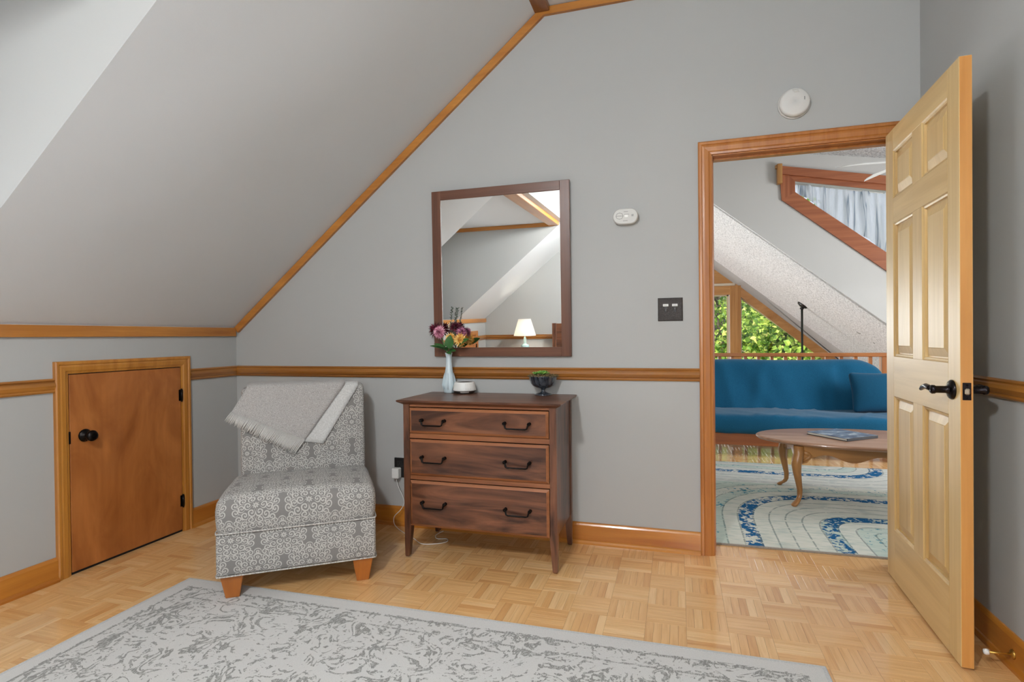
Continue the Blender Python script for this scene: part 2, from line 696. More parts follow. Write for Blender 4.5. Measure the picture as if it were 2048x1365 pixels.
def rugmat():
    t = NT('grey_distressed_rug')
    v = t.coord()
    sep = t.n('ShaderNodeSeparateXYZ')
    t.l(v, sep.inputs[0])
    # border free of pattern: local coordinates, half sizes set by the rug below
    ex = t.math('SUBTRACT', 1.348, t.math('ABSOLUTE', sep.outputs[0]))
    ey = t.math('SUBTRACT', 1.80, t.math('ABSOLUTE', sep.outputs[1]))
    edge = t.math('MINIMUM', ex, ey)
    inside = t.math('GREATER_THAN', edge, 0.062)
    cell = t.n('ShaderNodeVectorMath', operation='MULTIPLY')
    # scrollwork: iso-lines of distorted noise, eaten away by a worn mask
    n = t.noise(v, 9.5, 3.0, 0.55, 1.6)
    li = t.math('LESS_THAN', t.math('ABSOLUTE', t.math('SUBTRACT', t.math('FRACT', t.math('MULTIPLY', n, 5.0)), 0.5)), 0.20)
    n3 = t.noise(t.coord('Object', (26, 44, 26)), 1.0, 3, 0.6, 0.8)
    blot = t.math('GREATER_THAN', n3, 0.55)
    hatch = t.noise(t.coord('Object', (300, 90, 90)), 1.0, 2)
    ht = t.math('GREATER_THAN', hatch, 0.47)
    wear = t.math('GREATER_THAN', t.noise(v, 7.0, 5, 0.7), 0.49)
    p = t.math('MULTIPLY', t.math('MAXIMUM', t.math('MULTIPLY', li, wear), t.math('MULTIPLY', blot, li)), inside)
    # inner border line
    bl = t.math('LESS_THAN', t.math('ABSOLUTE', t.math('SUBTRACT', edge, 0.075)), 0.006)
    bl2 = t.math('LESS_THAN', t.math('ABSOLUTE', t.math('SUBTRACT', edge, 0.155)), 0.005)
    p = t.math('MAXIMUM', p, t.math('MULTIPLY', t.math('ADD', bl, bl2), t.math('GREATER_THAN', n3, 0.44)), clamp=True)
    p2 = t.math('MULTIPLY', p, t.math('ADD', 0.5, t.math('MULTIPLY', ht, 0.5)))
    pile = t.noise(t.coord('Object', (330, 330, 330)), 1.0, 2)
    base = t.mix(pile, hx(192, 192, 190), hx(212, 212, 209))
    c = t.mix(p2, base, hx(142, 142, 139))
    t.l(c, t.b.inputs['Base Color'])
    t.b.inputs['Roughness'].default_value = 1.0
    t.b.inputs['Specular IOR Level'].default_value = 0.1
    t.bump(t.math('SUBTRACT', pile, t.math('MULTIPLY', p2, 0.3)), 0.5, 0.003)
    return t.m


RUG = rugmat()
RUGEDGE = weave('rug_binding', hx(176, 178, 178), hx(196, 198, 198), 300, 0.3)


def loftrug():
    t = NT('blue_arches_rug')
    tc = t.n('ShaderNodeTexCoord')
    sep = t.n('ShaderNodeSeparateXYZ')
    t.l(tc.outputs['Object'], sep.inputs[0])
    X, Y = sep.outputs[0], sep.outputs[1]
    far = t.math('GREATER_THAN', Y, 1.50)

    def sdf(cx, cy, bx, by, x=X, y=Y):
        qx = t.math('MAXIMUM', t.math('SUBTRACT', t.math('ABSOLUTE', t.math('SUBTRACT', x, cx)), bx), 0.0)
        qy = t.math('MAXIMUM', t.math('SUBTRACT', t.math('ABSOLUTE', t.math('SUBTRACT', y, cy)), by), 0.0)
        return t.math('POWER', t.math('ADD', t.math('POWER', qx, 3.0), t.math('POWER', qy, 3.0)), 1 / 3.0)
    d1 = sdf(4.75, -0.6, 0.78, 1.05)
    d2 = sdf(3.6, 2.5, 0.3, 0.16)
    nz = t.noise(tc.outputs['Object'], 3.0, 3)
    d = t.math('ADD', t.math('MULTIPLY', d1, t.math('SUBTRACT', 1.0, far)), t.math('MULTIPLY', d2, far))
    d = t.math('ADD', d, t.math('MULTIPLY', t.math('SUBTRACT', nz, 0.5), 0.012))
    bw = 0.0875
    k = t.math('DIVIDE', d, bw)
    fr = t.math('FRACT', k)
    band = t.math('FLOOR', k)
    line = t.math('LESS_THAN', t.math('ABSOLUTE', t.math('SUBTRACT', fr, 0.06)), 0.05)
    h = t.math('FRACT', t.math('MULTIPLY', t.math('SINE', t.math('MULTIPLY', t.math('ADD', band, 2.0), 12.9898)), 437.58))
    blotch = t.noise(t.coord('Object', (34, 34, 34)), 1.0, 4, 0.65)
    worn = t.noise(t.coord('Object', (5, 5, 5)), 1.0, 2)
    is0 = t.math('MULTIPLY', t.math('COMPARE', band, 3.0, 0.1), t.math('SUBTRACT', 1.0, far))
    is1 = t.math('MULTIPLY', t.math('COMPARE', band, 8.0, 0.1), t.math('SUBTRACT', 1.0, far))
    is2 = t.math('MULTIPLY', t.math('COMPARE', band, 5.0, 0.1), far)
    strong = t.math('ADD', t.math('ADD', is0, is1), is2)
    bl_hi = t.math('MULTIPLY', strong, t.math('GREATER_THAN', t.math('ADD', blotch, t.math('MULTIPLY', worn, 0.55)), 0.745))
    bl_lo = t.math('MULTIPLY', t.math('GREATER_THAN', h, 0.55), t.math('GREATER_THAN', t.math('ADD', blotch, t.math('MULTIPLY', worn, 0.4)), 0.83))
    base = t.ramp(t.noise(t.coord('Object', (9, 30, 9)), 1.0, 4, 0.6), [(0.3, hx(176, 188, 182)), (0.5, hx(206, 208, 196)), (0.7, hx(214, 214, 206))])
    base = t.mix(t.math('MULTIPLY', t.math('MULTIPLY', far, blotch), 0.45), base, hx(150, 150, 168))
    tint = t.mix(t.math('MULTIPLY', t.math('GREATER_THAN', h, 0.72), 0.35), base, hx(150, 186, 176))
    c = t.mix(bl_lo, tint, hx(64, 132, 152))
    c = t.mix(bl_hi, c, hx(30, 92, 138))
    c = t.mix(t.math('MULTIPLY', line, t.math('MULTIPLY', t.math('GREATER_THAN', blotch, 0.42), 0.6)), c, hx(96, 112, 112))
    t.l(c, t.b.inputs['Base Color'])
    t.b.inputs['Roughness'].default_value = 1.0
    t.b.inputs['Specular IOR Level'].default_value = 0.1
    t.bump(t.noise(t.coord('Object', (300, 300, 300)), 1.0, 2), 0.3, 0.002)
    return t.m


LOFTRUG = loftrug()


def petals(name, c1, c2, trans=0.0):
    t = NT(name)
    geo = t.n('ShaderNodeNewGeometry')
    n = t.noise(t.coord('Object', (60, 60, 60)), 1.0, 2)
    f = t.math('ADD', t.math('MULTIPLY', n, 0.4), t.math('MULTIPLY', geo.outputs['Random Per Island'], 0.6))
    t.l(t.ramp(f, [(0.25, c1), (0.75, c2)]), t.b.inputs['Base Color'])
    t.b.inputs['Roughness'].default_value = 0.6
    return t.m


PINK = petals('pink_petals', hx(178, 92, 124), hx(240, 186, 202))
PURP = petals('dark_red_petals', hx(66, 10, 32), hx(124, 34, 60))
YEL = petals('golden_petals', hx(214, 148, 54), hx(250, 214, 130))
MAUVE = petals('mauve_petals', hx(136, 70, 106), hx(204, 136, 164))
CREAM = petals('cream_petals', hx(226, 200, 168), hx(238, 218, 190))
STEMG = petals('green_stem', hx(70, 112, 60), hx(96, 140, 76))
LEAFG = petals('green_leaf', hx(26, 70, 28), hx(56, 108, 46))
SAGE = petals('grey_green_sprig', hx(84, 94, 84), hx(132, 138, 128))
MOSS = petals('brown_moss', hx(92, 74, 48), hx(132, 116, 74))
SUCC = petals('green_succulent', hx(70, 130, 50), hx(140, 184, 84))


def leafmat():
    t = NT('tree_leaves')
    geo = t.n('ShaderNodeNewGeometry')
    c = t.ramp(geo.outputs['Random Per Island'], [(0.0, hx(50, 92, 30)), (0.45, hx(110, 150, 50)), (0.8, hx(170, 196, 84)), (1.0, hx(214, 214, 130))])
    t.l(c, t.b.inputs['Base Color'])
    t.b.inputs['Roughness'].default_value = 0.5
    tl = t.n('ShaderNodeBsdfTranslucent')
    t.l(c, tl.inputs[0])
    mx = t.n('ShaderNodeMixShader')
    mx.inputs[0].default_value = 0.4
    t.l(t.b.outputs[0], mx.inputs[1])
    t.l(tl.outputs[0], mx.inputs[2])
    t.l(mx.outputs[0], t.out.inputs[0])
    return t.m


LEAVES = leafmat()
BARK = wood('bark', hx(70, 60, 50), hx(130, 118, 104), axis=2, across=20, rough=0.9, coat=0)


def sheer():
    t = NT('sheer_curtain')
    tr = t.n('ShaderNodeBsdfTransparent')
    df = t.n('ShaderNodeBsdfDiffuse')
    tl = t.n('ShaderNodeBsdfTranslucent')
    a = t.n('ShaderNodeMixShader')
    a.inputs[0].default_value = 0.6
    t.l(df.outputs[0], a.inputs[1])
    t.l(tl.outputs[0], a.inputs[2])
    # gathers: denser cloth where it bunches, with grey fold shading painted into the colour
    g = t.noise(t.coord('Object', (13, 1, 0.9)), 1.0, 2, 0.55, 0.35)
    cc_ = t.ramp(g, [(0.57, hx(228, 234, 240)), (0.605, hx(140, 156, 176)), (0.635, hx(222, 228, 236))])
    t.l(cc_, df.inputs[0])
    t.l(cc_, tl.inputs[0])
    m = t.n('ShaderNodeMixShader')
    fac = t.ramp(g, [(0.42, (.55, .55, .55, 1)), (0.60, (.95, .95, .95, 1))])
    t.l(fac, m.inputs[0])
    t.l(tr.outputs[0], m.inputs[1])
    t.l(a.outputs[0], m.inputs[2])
    t.l(m.outputs[0], t.out.inputs[0])
    return t.m


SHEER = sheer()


def milk():
    t = NT('pale_blue_milk_glass')
    t.b.inputs['Base Color'].default_value = hx(196, 212, 218)
    t.b.inputs['Roughness'].default_value = 0.4
    t.b.inputs['Coat Weight'].default_value = 0.2
    return t.m


MILK = milk()


def smoky():
    t = NT('iridescent_blue_grey_glass')
    n = t.noise(t.coord('Object', (90, 90, 14)), 1.0, 3)
    t.l(t.ramp(n, [(0.35, hx(34, 42, 54)), (0.68, hx(92, 98, 106))]), t.b.inputs['Base Color'])
    t.b.inputs['Roughness'].default_value = 0.12
    t.b.inputs['Metallic'].default_value = 0.35
    t.b.inputs['Coat Weight'].default_value = 0.6
    t.bump(n, 0.2, 0.004)
    return t.m


SMOKY = smoky()

# ------------------------------------------------------------------ room shell
SL = 0.8192            # roof slope (rise / run)
KZ = 1.22              # knee wall height
W = 3.92               # right wall
DEEP = -5.04           # far gable behind the camera
PZ = 2.96              # flat ceiling
PX = (PZ - KZ) / SL
D0, D1 = -1.62, -3.90  # dormer cheeks
DF = -0.80             # dormer front wall
DZ = 2.42              # dormer ceiling
DX = (DZ - KZ) / SL
OX0, OX1, OZ = 3.0086, 3.836, 2.056   # doorway
T = 0.12               # back wall thickness


def slab(mb, quad, nrm, th):
    q = [Vector(p) for p in quad]
    n = Vector(nrm).normalized() * th
    k = len(q)
    mb.add(q + [p + n for p in q], [list(range(k)), [k + i for i in range(k)]] + [(i, (i + 1) % k, k + (i + 1) % k, k + i) for i in range(k)])


# floor: a slab under the parquet, with the blocks as parts
FZ = -0.012
mb = MB().box((-0.1, DEEP, -0.25), (6.2, 3.55, FZ))
floor = struct('floor', mb, plain('floor_base', hx(60, 40, 22), 0.9), 'warm honey parquet floor of six inch basket weave blocks')

BS = 0.1535
GX, GY = 1.937, -0.764


def block_mesh(seed, axis):
    """five fingers with small gaps between them, tops a hair uneven"""
    rn = random.Random(seed)
    mb = MB()
    n = 5
    g = 0.0002
    fw = BS / n
    for k in range(n):
        lo = -BS / 2 + k * fw + g
        hi = lo + fw - 2 * g
        e = BS / 2 - g
        z = -rn.random() * 0.0003
        c = 0.0005
        bot, top = [], []
        for (a, b) in ((lo, -e), (hi, -e), (hi, e), (lo, e)):
            bot.append((a, b, FZ))
            a2 = a + (c if a == lo else -c)
            b2 = b + (c if b == -e else -c)
            top.append((a2, b2, z))
        mid = [(a, b, z - c) for (a, b, _) in bot]
        vs = mid + top
        if axis == 0:
            vs = [(q[1], q[0], q[2]) for q in vs]
        mb.add(vs, [(4, 5, 6, 7)] + [(i, (i + 1) % 4, 4 + (i + 1) % 4, 4 + i) for i in range(4)])
    return mb


protos = {}
for ax in (0, 1):
    protos[ax] = []
    for s_ in range(5):
        o = block_mesh(s_ * 7 + ax, ax).build('parquet_block', PARX if ax == 0 else PARY)
        protos[ax].append(o.data)
        bpy.data.objects.remove(o)


def to_px(p):
    d = Vector(p) - CAM
    z = d.dot(f_)
    if z < 0.1:
        return None
    return (1024 + FPX * d.dot(r2) / z, 682.5 - FPX * d.dot(u2) / z, z)


cells = []
for i in range(-13, 28):
    for j in range(-29, 28):
        cx, cy = GX + (i + 0.5) * BS, GY + (j + 0.5) * BS
        if not (-0.02 < cx < 6.1 and DEEP < cy < 3.5):
            continue
        if cy > 0.05 and cx < 2.3:
            continue
        ax = 0 if (i + j) % 2 else 1
        q = to_px((cx, cy, 0))
        vis = q is not None and -60 < q[0] < 2110 and q[1] < 1420
        if 0.72 < cx < 3.24 and cy < -1.02:
            vis = False
        if cy > 0.15 and not (cx > 2.9 and cy > 2.1):
            vis = False
        if cy > 2.1 and (cx < 3.0 or cx > 5):
            vis = False
        cells.append((cx, cy, ax, q[2] if vis else 99.0))
cells.sort(key=lambda c: c[3])
rest = {0: MB(), 1: MB()}
nb = 0
for k, (cx, cy, ax, dep) in enumerate(cells):
    if dep < 90 and nb < 298:
        o = bpy.data.objects.new('parquet_block', protos[ax][random.randrange(5)])
        COL.objects.link(o)
        o.parent = floor
        o.location = (cx, cy, 0)
        nb += 1
    else:
        m_ = block_mesh(k, ax)
        rest[ax].add([(x + cx, y + cy, z) for x, y, z in m_.v], m_.f)
for ax in (0, 1):
    o = rest[ax].build('parquet_blocks', PARX if ax == 0 else PARY, floor)
    o['kind'] = 'stuff'
    o['label'] = 'remaining basket weave parquet blocks %s' % ('running across the room' if ax == 0 else 'running towards the doorway')

# back gable wall with the doorway
mb = MB()
mb.prism([(-0.1, -0.25), (OX0, -0.25), (OX0, 3.4), (-0.1, 3.4)], 1, 0, T)
mb.prism([(OX0, OZ), (OX1, OZ), (OX1, 3.4), (OX0, 3.4)], 1, 0, T)
mb.prism([(OX1, -0.25), (6.2, -0.25), (6.2, 3.4), (OX1, 3.4)], 1, 0, T)
struct('wall_back', mb, WALL, 'pale grey gable wall with the open doorway')
# knee wall at x = 0 with openings for two attic doors left closed, dormer front above it
mb = MB()
mb.box((-0.1, DEEP, -0.2), (0, 0.0, KZ))
DW0, DW1, DWZ0, DWZ1 = -3.5, -2.0, 1.28, 2.15
mb.box((DF - 0.1, D1, KZ - .1), (DF, DW0, DZ + .1))
mb.box((DF - 0.1, DW1, KZ - .1), (DF, D0, DZ + .1))
mb.box((DF - 0.1, DW0, KZ - .1), (DF, DW1, DWZ0))
mb.box((DF - 0.1, DW0, DWZ1), (DF, DW1, DZ + .1))
mb.box((DF - .1, D1 - .08, KZ - .1), (-.1, D0 + .08, KZ))
struct('wall_left', mb, WALL, 'low pale grey knee wall under the sloped ceiling')
RW0, RW1, RWZ0, RWZ1 = -4.85, -3.65, 1.1, 2.0
mb = MB().box((W, RW1, -0.2), (W + 0.1, 0, 3.2)).box((W, DEEP - .1, -0.2), (W + 0.1, RW0, 3.2)).box((W, RW0, -.2), (W + .1, RW1, RWZ0)).box((W, RW0, RWZ1), (W + .1, RW1, 3.2))
struct('wall_right', mb, WALL, 'pale grey wall behind the open door')
FW0, FW1, FWZ0, FWZ1 = 2.83, 3.73, 1.0, 2.2
mb = MB().box((-0.1, DEEP - 0.1, -0.2), (FW0, DEEP, 3.2)).box((FW1, DEEP - 0.1, -0.2), (W + .1, DEEP, 3.2)).box((FW0, DEEP - 0.1, -0.2), (FW1, DEEP, FWZ0)).box((FW0, DEEP - 0.1, FWZ1), (FW1, DEEP, 3.2))
struct('wall_far', mb, WALL, 'pale grey gable wall behind the camera seen in the mirror')
# ceiling: slope with the dormer cut into it, and the flat part


def sz(x):
    return KZ + SL * x


mb = MB()
nn = (-SL, 0, 1)
slab(mb, [(0, 0, KZ), (PX, 0, PZ), (PX, D0 + .08, PZ), (0, D0 + .08, KZ)], nn, 0.1)
slab(mb, [(0, D1 - .08, KZ), (PX, D1 - .08, PZ), (PX, DEEP, PZ), (0, DEEP, KZ)], nn, 0.1)
slab(mb, [(DX, D0 + .08, DZ), (PX, D0 + .08, PZ), (PX, D1 - .08, PZ), (DX, D1 - .08, DZ)], nn, 0.1)
slab(mb, [(PX, 0, PZ), (W, 0, PZ), (W, DEEP, PZ), (PX, DEEP, PZ)], (0, 0, 1), 0.1)
slab(mb, [(DF - 0.1, D0 + .08, DZ), (DX + .02, D0 + .08, DZ), (DX + .02, D1 - .08, DZ), (DF - 0.1, D1 - .08, DZ)], (0, 0, 1), 0.08)
struct('ceiling', mb, CEIL, 'sloped grey ceiling with a flat strip along the ridge')
for nm, y0, y1, lb in (('wall_dormer', D0, D0 + 0.08, 'dormer cheek wall at the upper left of the slope'), ('wall_cheek', D1 - 0.08, D1, 'far dormer cheek wall seen in the mirror')):
    mb = MB().prism([(0, KZ), (DX, DZ), (DF - .1, DZ), (DF - .1, KZ)], 1, y0, y1)
    mb.mi[2] = 1      # the edge that continues the slope
    struct(nm, mb, [WALL, CEIL], lb)
# dormer window: frame and glass
win = sempty('window_1', 'dormer window of the bedroom')
mb = MB()
mb.sweep([(DF, DW0, DWZ0), (DF, DW1, DWZ0), (DF, DW1, DWZ1), (DF, DW0, DWZ1), (DF, DW0, DWZ0)], [(-0.06, 0), (-0.06, 0.015), (0.0, 0.018), (0.0, 0)], (1, 0, 0))
mb.build('window_frame', TRIM[1], win)
MB().box((DF - 0.065, DW0, DWZ0), (DF - 0.06, DW1, DWZ1)).build('pane', GLASS, win)
MB().box((DF - 0.08, -2.77, DWZ0), (DF - 0.04, -2.73, DWZ1)).build('mullion', TRIM[2], win)
win = sempty('added_window_8', 'added unseen bedroom window in the right wall behind the camera')  # invented window, built to let the right-hand fill light in
MB().sweep([(W, RW0, RWZ0), (W, RW1, RWZ0), (W, RW1, RWZ1), (W, RW0, RWZ1), (W, RW0, RWZ0)], [(0, 0), (0, 0.015), (0.06, 0.018), (0.06, 0)], (-1, 0, 0)).build('window_frame', TRIM[1], win)
MB().box((W + .06, RW0, RWZ0), (W + .065, RW1, RWZ1)).build('pane', GLASS, win)
win = sempty('added_window_2', 'added unseen bedroom window in the far gable behind the camera')  # unseen gable window, added as an opening for the far fill light
MB().sweep([(FW0, DEEP, FWZ0), (FW1, DEEP, FWZ0), (FW1, DEEP, FWZ1), (FW0, DEEP, FWZ1), (FW0, DEEP, FWZ0)], [(0, 0), (0, 0.018), (0.06, 0.015), (0.06, 0)], (0, 1, 0)).build('window_frame', TRIM[0], win)
MB().box((FW0, DEEP - .065, FWZ0), (FW1, DEEP - .06, FWZ1)).build('pane', GLASS, win)

# ---- trims
FLAT = [(0, 0), (0, 0.018), (0.052, 0.018), (0.052, 0)]
CH = [(0, 0), (0, 0.010), (.007, .014), (.013, .011), (.020, .017), (.034, .023), (.047, .017), (.053, .012), (.060, .017), (.067, .012), (.067, 0)]
CA = [(0, 0), (0, .017), (.006, .021), (.016, .021), (.020, .016), (.030, .018), (.05, .016), (.056, .012), (.066, .010), (.067, 0)]


def trim(i, mb, mats, label):
    return struct('trim_%d' % i, mb, mats, label)


cosS = 1 / math.sqrt(1 + SL * SL)
mb = MB()
mb.sweep([(0.0, 0, KZ), (PX, 0, PZ), (W, 0, PZ)], [(-.003, 0), (-.003, .02), (-.045, .02), (-.045, 0)], (0, -1, 0))
trim(1, mb, wood('slope_trim_wood', hx(168, 104, 40), hx(206, 142, 64), axis=0, along=1.5, across=10, knots=0.5), 'honey pine strip following the slope and flat ceiling on the gable wall')
mb = MB().box((0, D0, KZ - 0.06), (0.018, -0.018, KZ - 0.004), 0.002)
mb.box((0, D1, KZ - 0.06), (0.018, D0, KZ - 0.004), 0.002)
mb.box((0, DEEP, KZ - 0.06), (0.018, D1, KZ - 0.004), 0.002)
trim(2, mb, TRIM[1], 'knotty pine strip along the top of the knee wall')
mb = MB().box((PX - 0.035, DEEP, PZ - 0.03), (PX + 0.05, -0.021, PZ + .02), 0.003)
trim(3, mb, wood('ridge_beam_wood', hx(112, 66, 30), hx(160, 100, 50), axis=1, across=12), 'dark pine beam where slope and flat ceiling meet')
# chair rails (crown profile), back wall, left wall, right wall, far wall
RZ = 0.896
AY0, AY1 = -1.134, -0.380     # attic door casing, outer
BY0, BY1 = -4.66, -3.90       # second attic door, seen in the mirror


def rail_pts(prof):
    return prof


mb = MB().sweep([(2.9412, 0, RZ), (0, 0, RZ)], [(-a, b) for a, b in CH], (0, -1, 0))
trim(4, mb, RAILW[0], 'moulded chair rail on the gable wall')
mb = MB().sweep([(0, -0.0, RZ), (0, AY1, RZ)], [(-a, b) for a, b in CH], (1, 0, 0))
mb.sweep([(0, AY0, RZ), (0, BY1, RZ)], [(-a, b) for a, b in CH], (1, 0, 0))
mb.sweep([(0, BY0, RZ), (0, DEEP, RZ)], [(-a, b) for a, b in CH], (1, 0, 0))
trim(5, mb, RAILW[1], 'moulded chair rail on the knee wall')
mb = MB().sweep([(W, DEEP, RZ + .01), (W, 0, RZ + .01)], [(-a, b) for a, b in CH], (-1, 0, 0))
trim(6, mb, RAILW[1], 'moulded chair rail behind the open door')
mb = MB().sweep([(0, DEEP, RZ), (W, DEEP, RZ)], [(-a, b) for a, b in CH], (0, 1, 0))
trim(7, mb, RAILW[0], 'moulded chair rail on the far wall seen in the mirror')
mb = MB().sweep([(PX, DEEP, PZ), (0, DEEP, KZ)], [(.003, 0), (.003, .02), (.05, .02), (.05, 0)], (0, 1, 0))
trim(8, mb, TRIM[0], 'honey pine strip on the far gable seen in the mirror')
mb = MB().box((DF, D1, DZ - .05), (DX - .10, D1 + .018, DZ - .002), .002)
trim(9, mb, TRIM[0], 'honey pine strip along the dormer cheek seen in the mirror')
mb = MB().box((DX - .175, D1 + .005, DZ - .045), (DX - .045, D0 - .005, DZ + .03), .004)
trim(10, mb, TRIM[1], 'pine header beam across the dormer opening seen in the mirror')
# door casing + jambs
mb = MB().sweep([(OX0, 0, 0), (OX0, 0, OZ), (OX1, 0, OZ), (OX1, 0, 0)], [(a if False else a, b) for a, b in [(0.067 - p[0], p[1]) for p in CA]], (0, -1, 0))
trim(11, mb, CASING[2], 'reddish wood casing around the open doorway')
mb = MB().box((OX0, 0, 0), (OX0 + .004, T, OZ)).box((OX1 - .004, 0.0, 0), (OX1, T, OZ)).box((OX0, 0, OZ - .005), (OX1, T, OZ))
mb.box((OX0 + .004, .045, 0), (OX0 + .010, .08, OZ - .005)).box((OX0 + .004, .045, OZ - .016), (OX1 - .004, .08, OZ - .005))
trim(12, mb, CASING[2], 'wood jamb lining the doorway')
# baseboards


def baseboard(name, p0, p1, nrm, mat, label):
    prof = [(0, 0), (0, .015), (.100, .015), (.108, .011), (.114, .006), (.114, 0)]
    shoe = [(0, .015), (0, .027), (.010, .026), (.018, .020), (.021, .015)]
    p0, p1 = Vector(p0), Vector(p1)
    d = (p1 - p0).normalized()
    sgn = Vector(nrm).cross(d).z
    mb = MB().sweep([p0, p1], [(a * sgn, b) for a, b in prof], nrm)
    o = struct(name, mb, mat, label)
    MB().sweep([p0, p1], [(a * sgn, b) for a, b in shoe], nrm).build('shoe_moulding', mat, o)
    return o


baseboard('baseboard_back', (0, 0, 0), (2.9412, 0, 0), (0, -1, 0), BASEW[0], 'honey wood baseboard along the gable wall')
baseboard('baseboard_left', (0, -0.027, 0), (0, AY1, 0), (1, 0, 0), BASEW[1], 'honey wood baseboard right of the attic door')
baseboard('baseboard_left_2', (0, AY0, 0), (0, BY1, 0), (1, 0, 0), BASEW[1], 'honey wood baseboard left of the attic door')
baseboard('baseboard_right', (W, DEEP, 0), (W, -0.03, 0), (-1, 0, 0), BASEW[1], 'honey wood baseboard behind the open door')
baseboard('baseboard_far', (0, DEEP, 0), (W, DEEP, 0), (0, 1, 0), BASEW[0], 'honey wood baseboard along the far wall')


# ------------------------------------------------------------------ attic doors in the knee wall
def birch():
    t = NT('birch_plywood')
    n = t.noise(t.coord('Object', (3, 5, 2.2)), 1.0, 4, 0.55, 1.2)
    g = t.noise(t.coord('Object', (60, 60, 5)), 1.0, 3)
    c = t.ramp(n, [(0.3, hx(148, 84, 34)), (0.7, hx(190, 120, 60))])
    c = t.mix(t.math('MULTIPLY', g, 0.35), c, hx(110, 58, 22))
    t.l(c, t.b.inputs['Base Color'])
    t.b.inputs['Roughness'].default_value = 0.42
    t.b.inputs['Coat Weight'].default_value = 0.2
    return t.m


BIRCH = birch()


def attic_door(n, y0, y1, ztop, hinge_hi, knob, label):
    """y0 < y1 outer casing"""
    d = sempty('door_%d' % n, label, (0, (y0 + y1) / 2, 0))
    cw = .062
    prof = [(cw - p[0] * cw / .067, p[1]) for p in CA]
    mb = MB().sweep([(0, y0 + cw, 0), (0, y0 + cw, ztop - cw), (0, y1 - cw, ztop - cw), (0, y1 - cw, 0)], prof, (1, 0, 0))
    mb.build('door_casing', CASING[2] if n != 2 else wood('attic_casing_wood', hx(164, 102, 34), hx(200, 138, 58), axis=2, across=20), d, world=True)
    a, b = y0 + cw, y1 - cw
    MB().box((-0.0, a, 0.0), (0.002, b, ztop - cw)).build('gap_shadow_board', DARKV, d, world=True)
    MB().box((0.002, a + .004, 0.014), (0.011, b - .004, ztop - cw - .004), 0.001).build('door_panel', BIRCH, d, world=True)
    hy = b - .004 if hinge_hi else a + .004
    for hz in (.812, .185):
        h = MB().tube([(0.017, hy, hz - .033), (0.017, hy, hz + .033)], .0065, 8)
        h.tube([(0.017, hy, hz + .033), (0.017, hy, hz + .039)], .0045, 8).tube([(0.017, hy, hz - .039), (0.017, hy, hz - .033)], .0045, 8)
        h.box((.010, hy - .014, hz - .033), (.0125, hy + .014, hz + .033))
        h.build('hinge', BLACK, d, world=True)
    if knob:
        M = Matrix.Rotation(PI / 2, 4, 'Y')
        MB().lathe([(.0, .0), (.031, .0), (.032, .004), (.028, .010), (.016, .014), (.012, .020), (.012, .030), (.018, .034), (.026, .044), (.0275, .052), (.024, .060), (.014, .065), (.006, .066), (0, .064)], (0.011, -1.0, .671), 28, M=M).build('door_knob', BLACK, d, world=True)
        MB().box((.008, a - .003, .64), (.013, a + .006, .70), .001).build('latch_plate', BRONZE, d, world=True)
    return d


attic_door(2, AY0, AY1, 1.042, True, True, 'small orange birch attic door in the knee wall with a black knob')
attic_door(3, BY0, BY1, 1.042, False, False, 'second small attic door in the knee wall seen only in the mirror')

# ------------------------------------------------------------------ the open six-panel door
DWID, DHT, DTH = 0.785, 2.042, 0.036
door = sempty('door_1', 'pale wooden six panel door standing open against the right wall', (3.772, -0.025, 0.012), (0, 0, math.atan2(-0.99897, -0.04535)))
cols = [(0.102, 0.345), (0.447, 0.690)]
rows = [(0.232, 0.838), (1.018, 1.617), (1.730, 1.944)]
for a, b in ((0, cols[0][0]), (cols[0][1], cols[1][0]), (cols[1][1], DWID)):
    mb = MB()
    if a == cols[0][1]:
        for (z0, z1) in rows:
            mb.box((a, 0, z0), (b, DTH, z1), .0008)
        mb.build('stile', [DOORW[2]], door)
    else:
        mb.box((a, 0, 0), (b, DTH, DHT), .0012)
        o = mb.build('stile', [DOORW[2], DOOREDGE], door)
        for p in o.data.polygons:
            if abs(p.normal.x) > .9 and p.center.x > DWID - .01:
                p.material_index = 1
zz = [0, rows[0][0], rows[0][1], rows[1][0], rows[1][1], rows[2][0], rows[2][1], DHT]
for k in range(0, 8, 2):
    MB().box((cols[0][0], 0, zz[k]), (cols[1][1], DTH, zz[k + 1]), .0008).build('rail', DOORW[0], door)
for (x0, x1) in cols:
    for (z0, z1) in rows:
        mb = MB()
        for face in (0, 1):
            def Y(v):
                return v if face == 0 else DTH - v
            # stuck moulding, deep groove, wide bevel, raised field
            steps = [(0, 0.0), (.004, .004), (.011, .006), (.012, .0145), (.017, .0145), (.048, .006), (.050, .004)]
            rings = []
            for (ins, dep) in steps:
                rings.append([(x0 + ins, Y(dep), z0 + ins), (x1 - ins, Y(dep), z0 + ins), (x1 - ins, Y(dep), z1 - ins), (x0 + ins, Y(dep), z1 - ins)])
            mb.rings(rings, True, False, 0, False)
            o_ = len(mb.v)
            mb.add(rings[-1], [(0, 1, 2, 3)])
        mb.build('panel', DOORW[2], door)
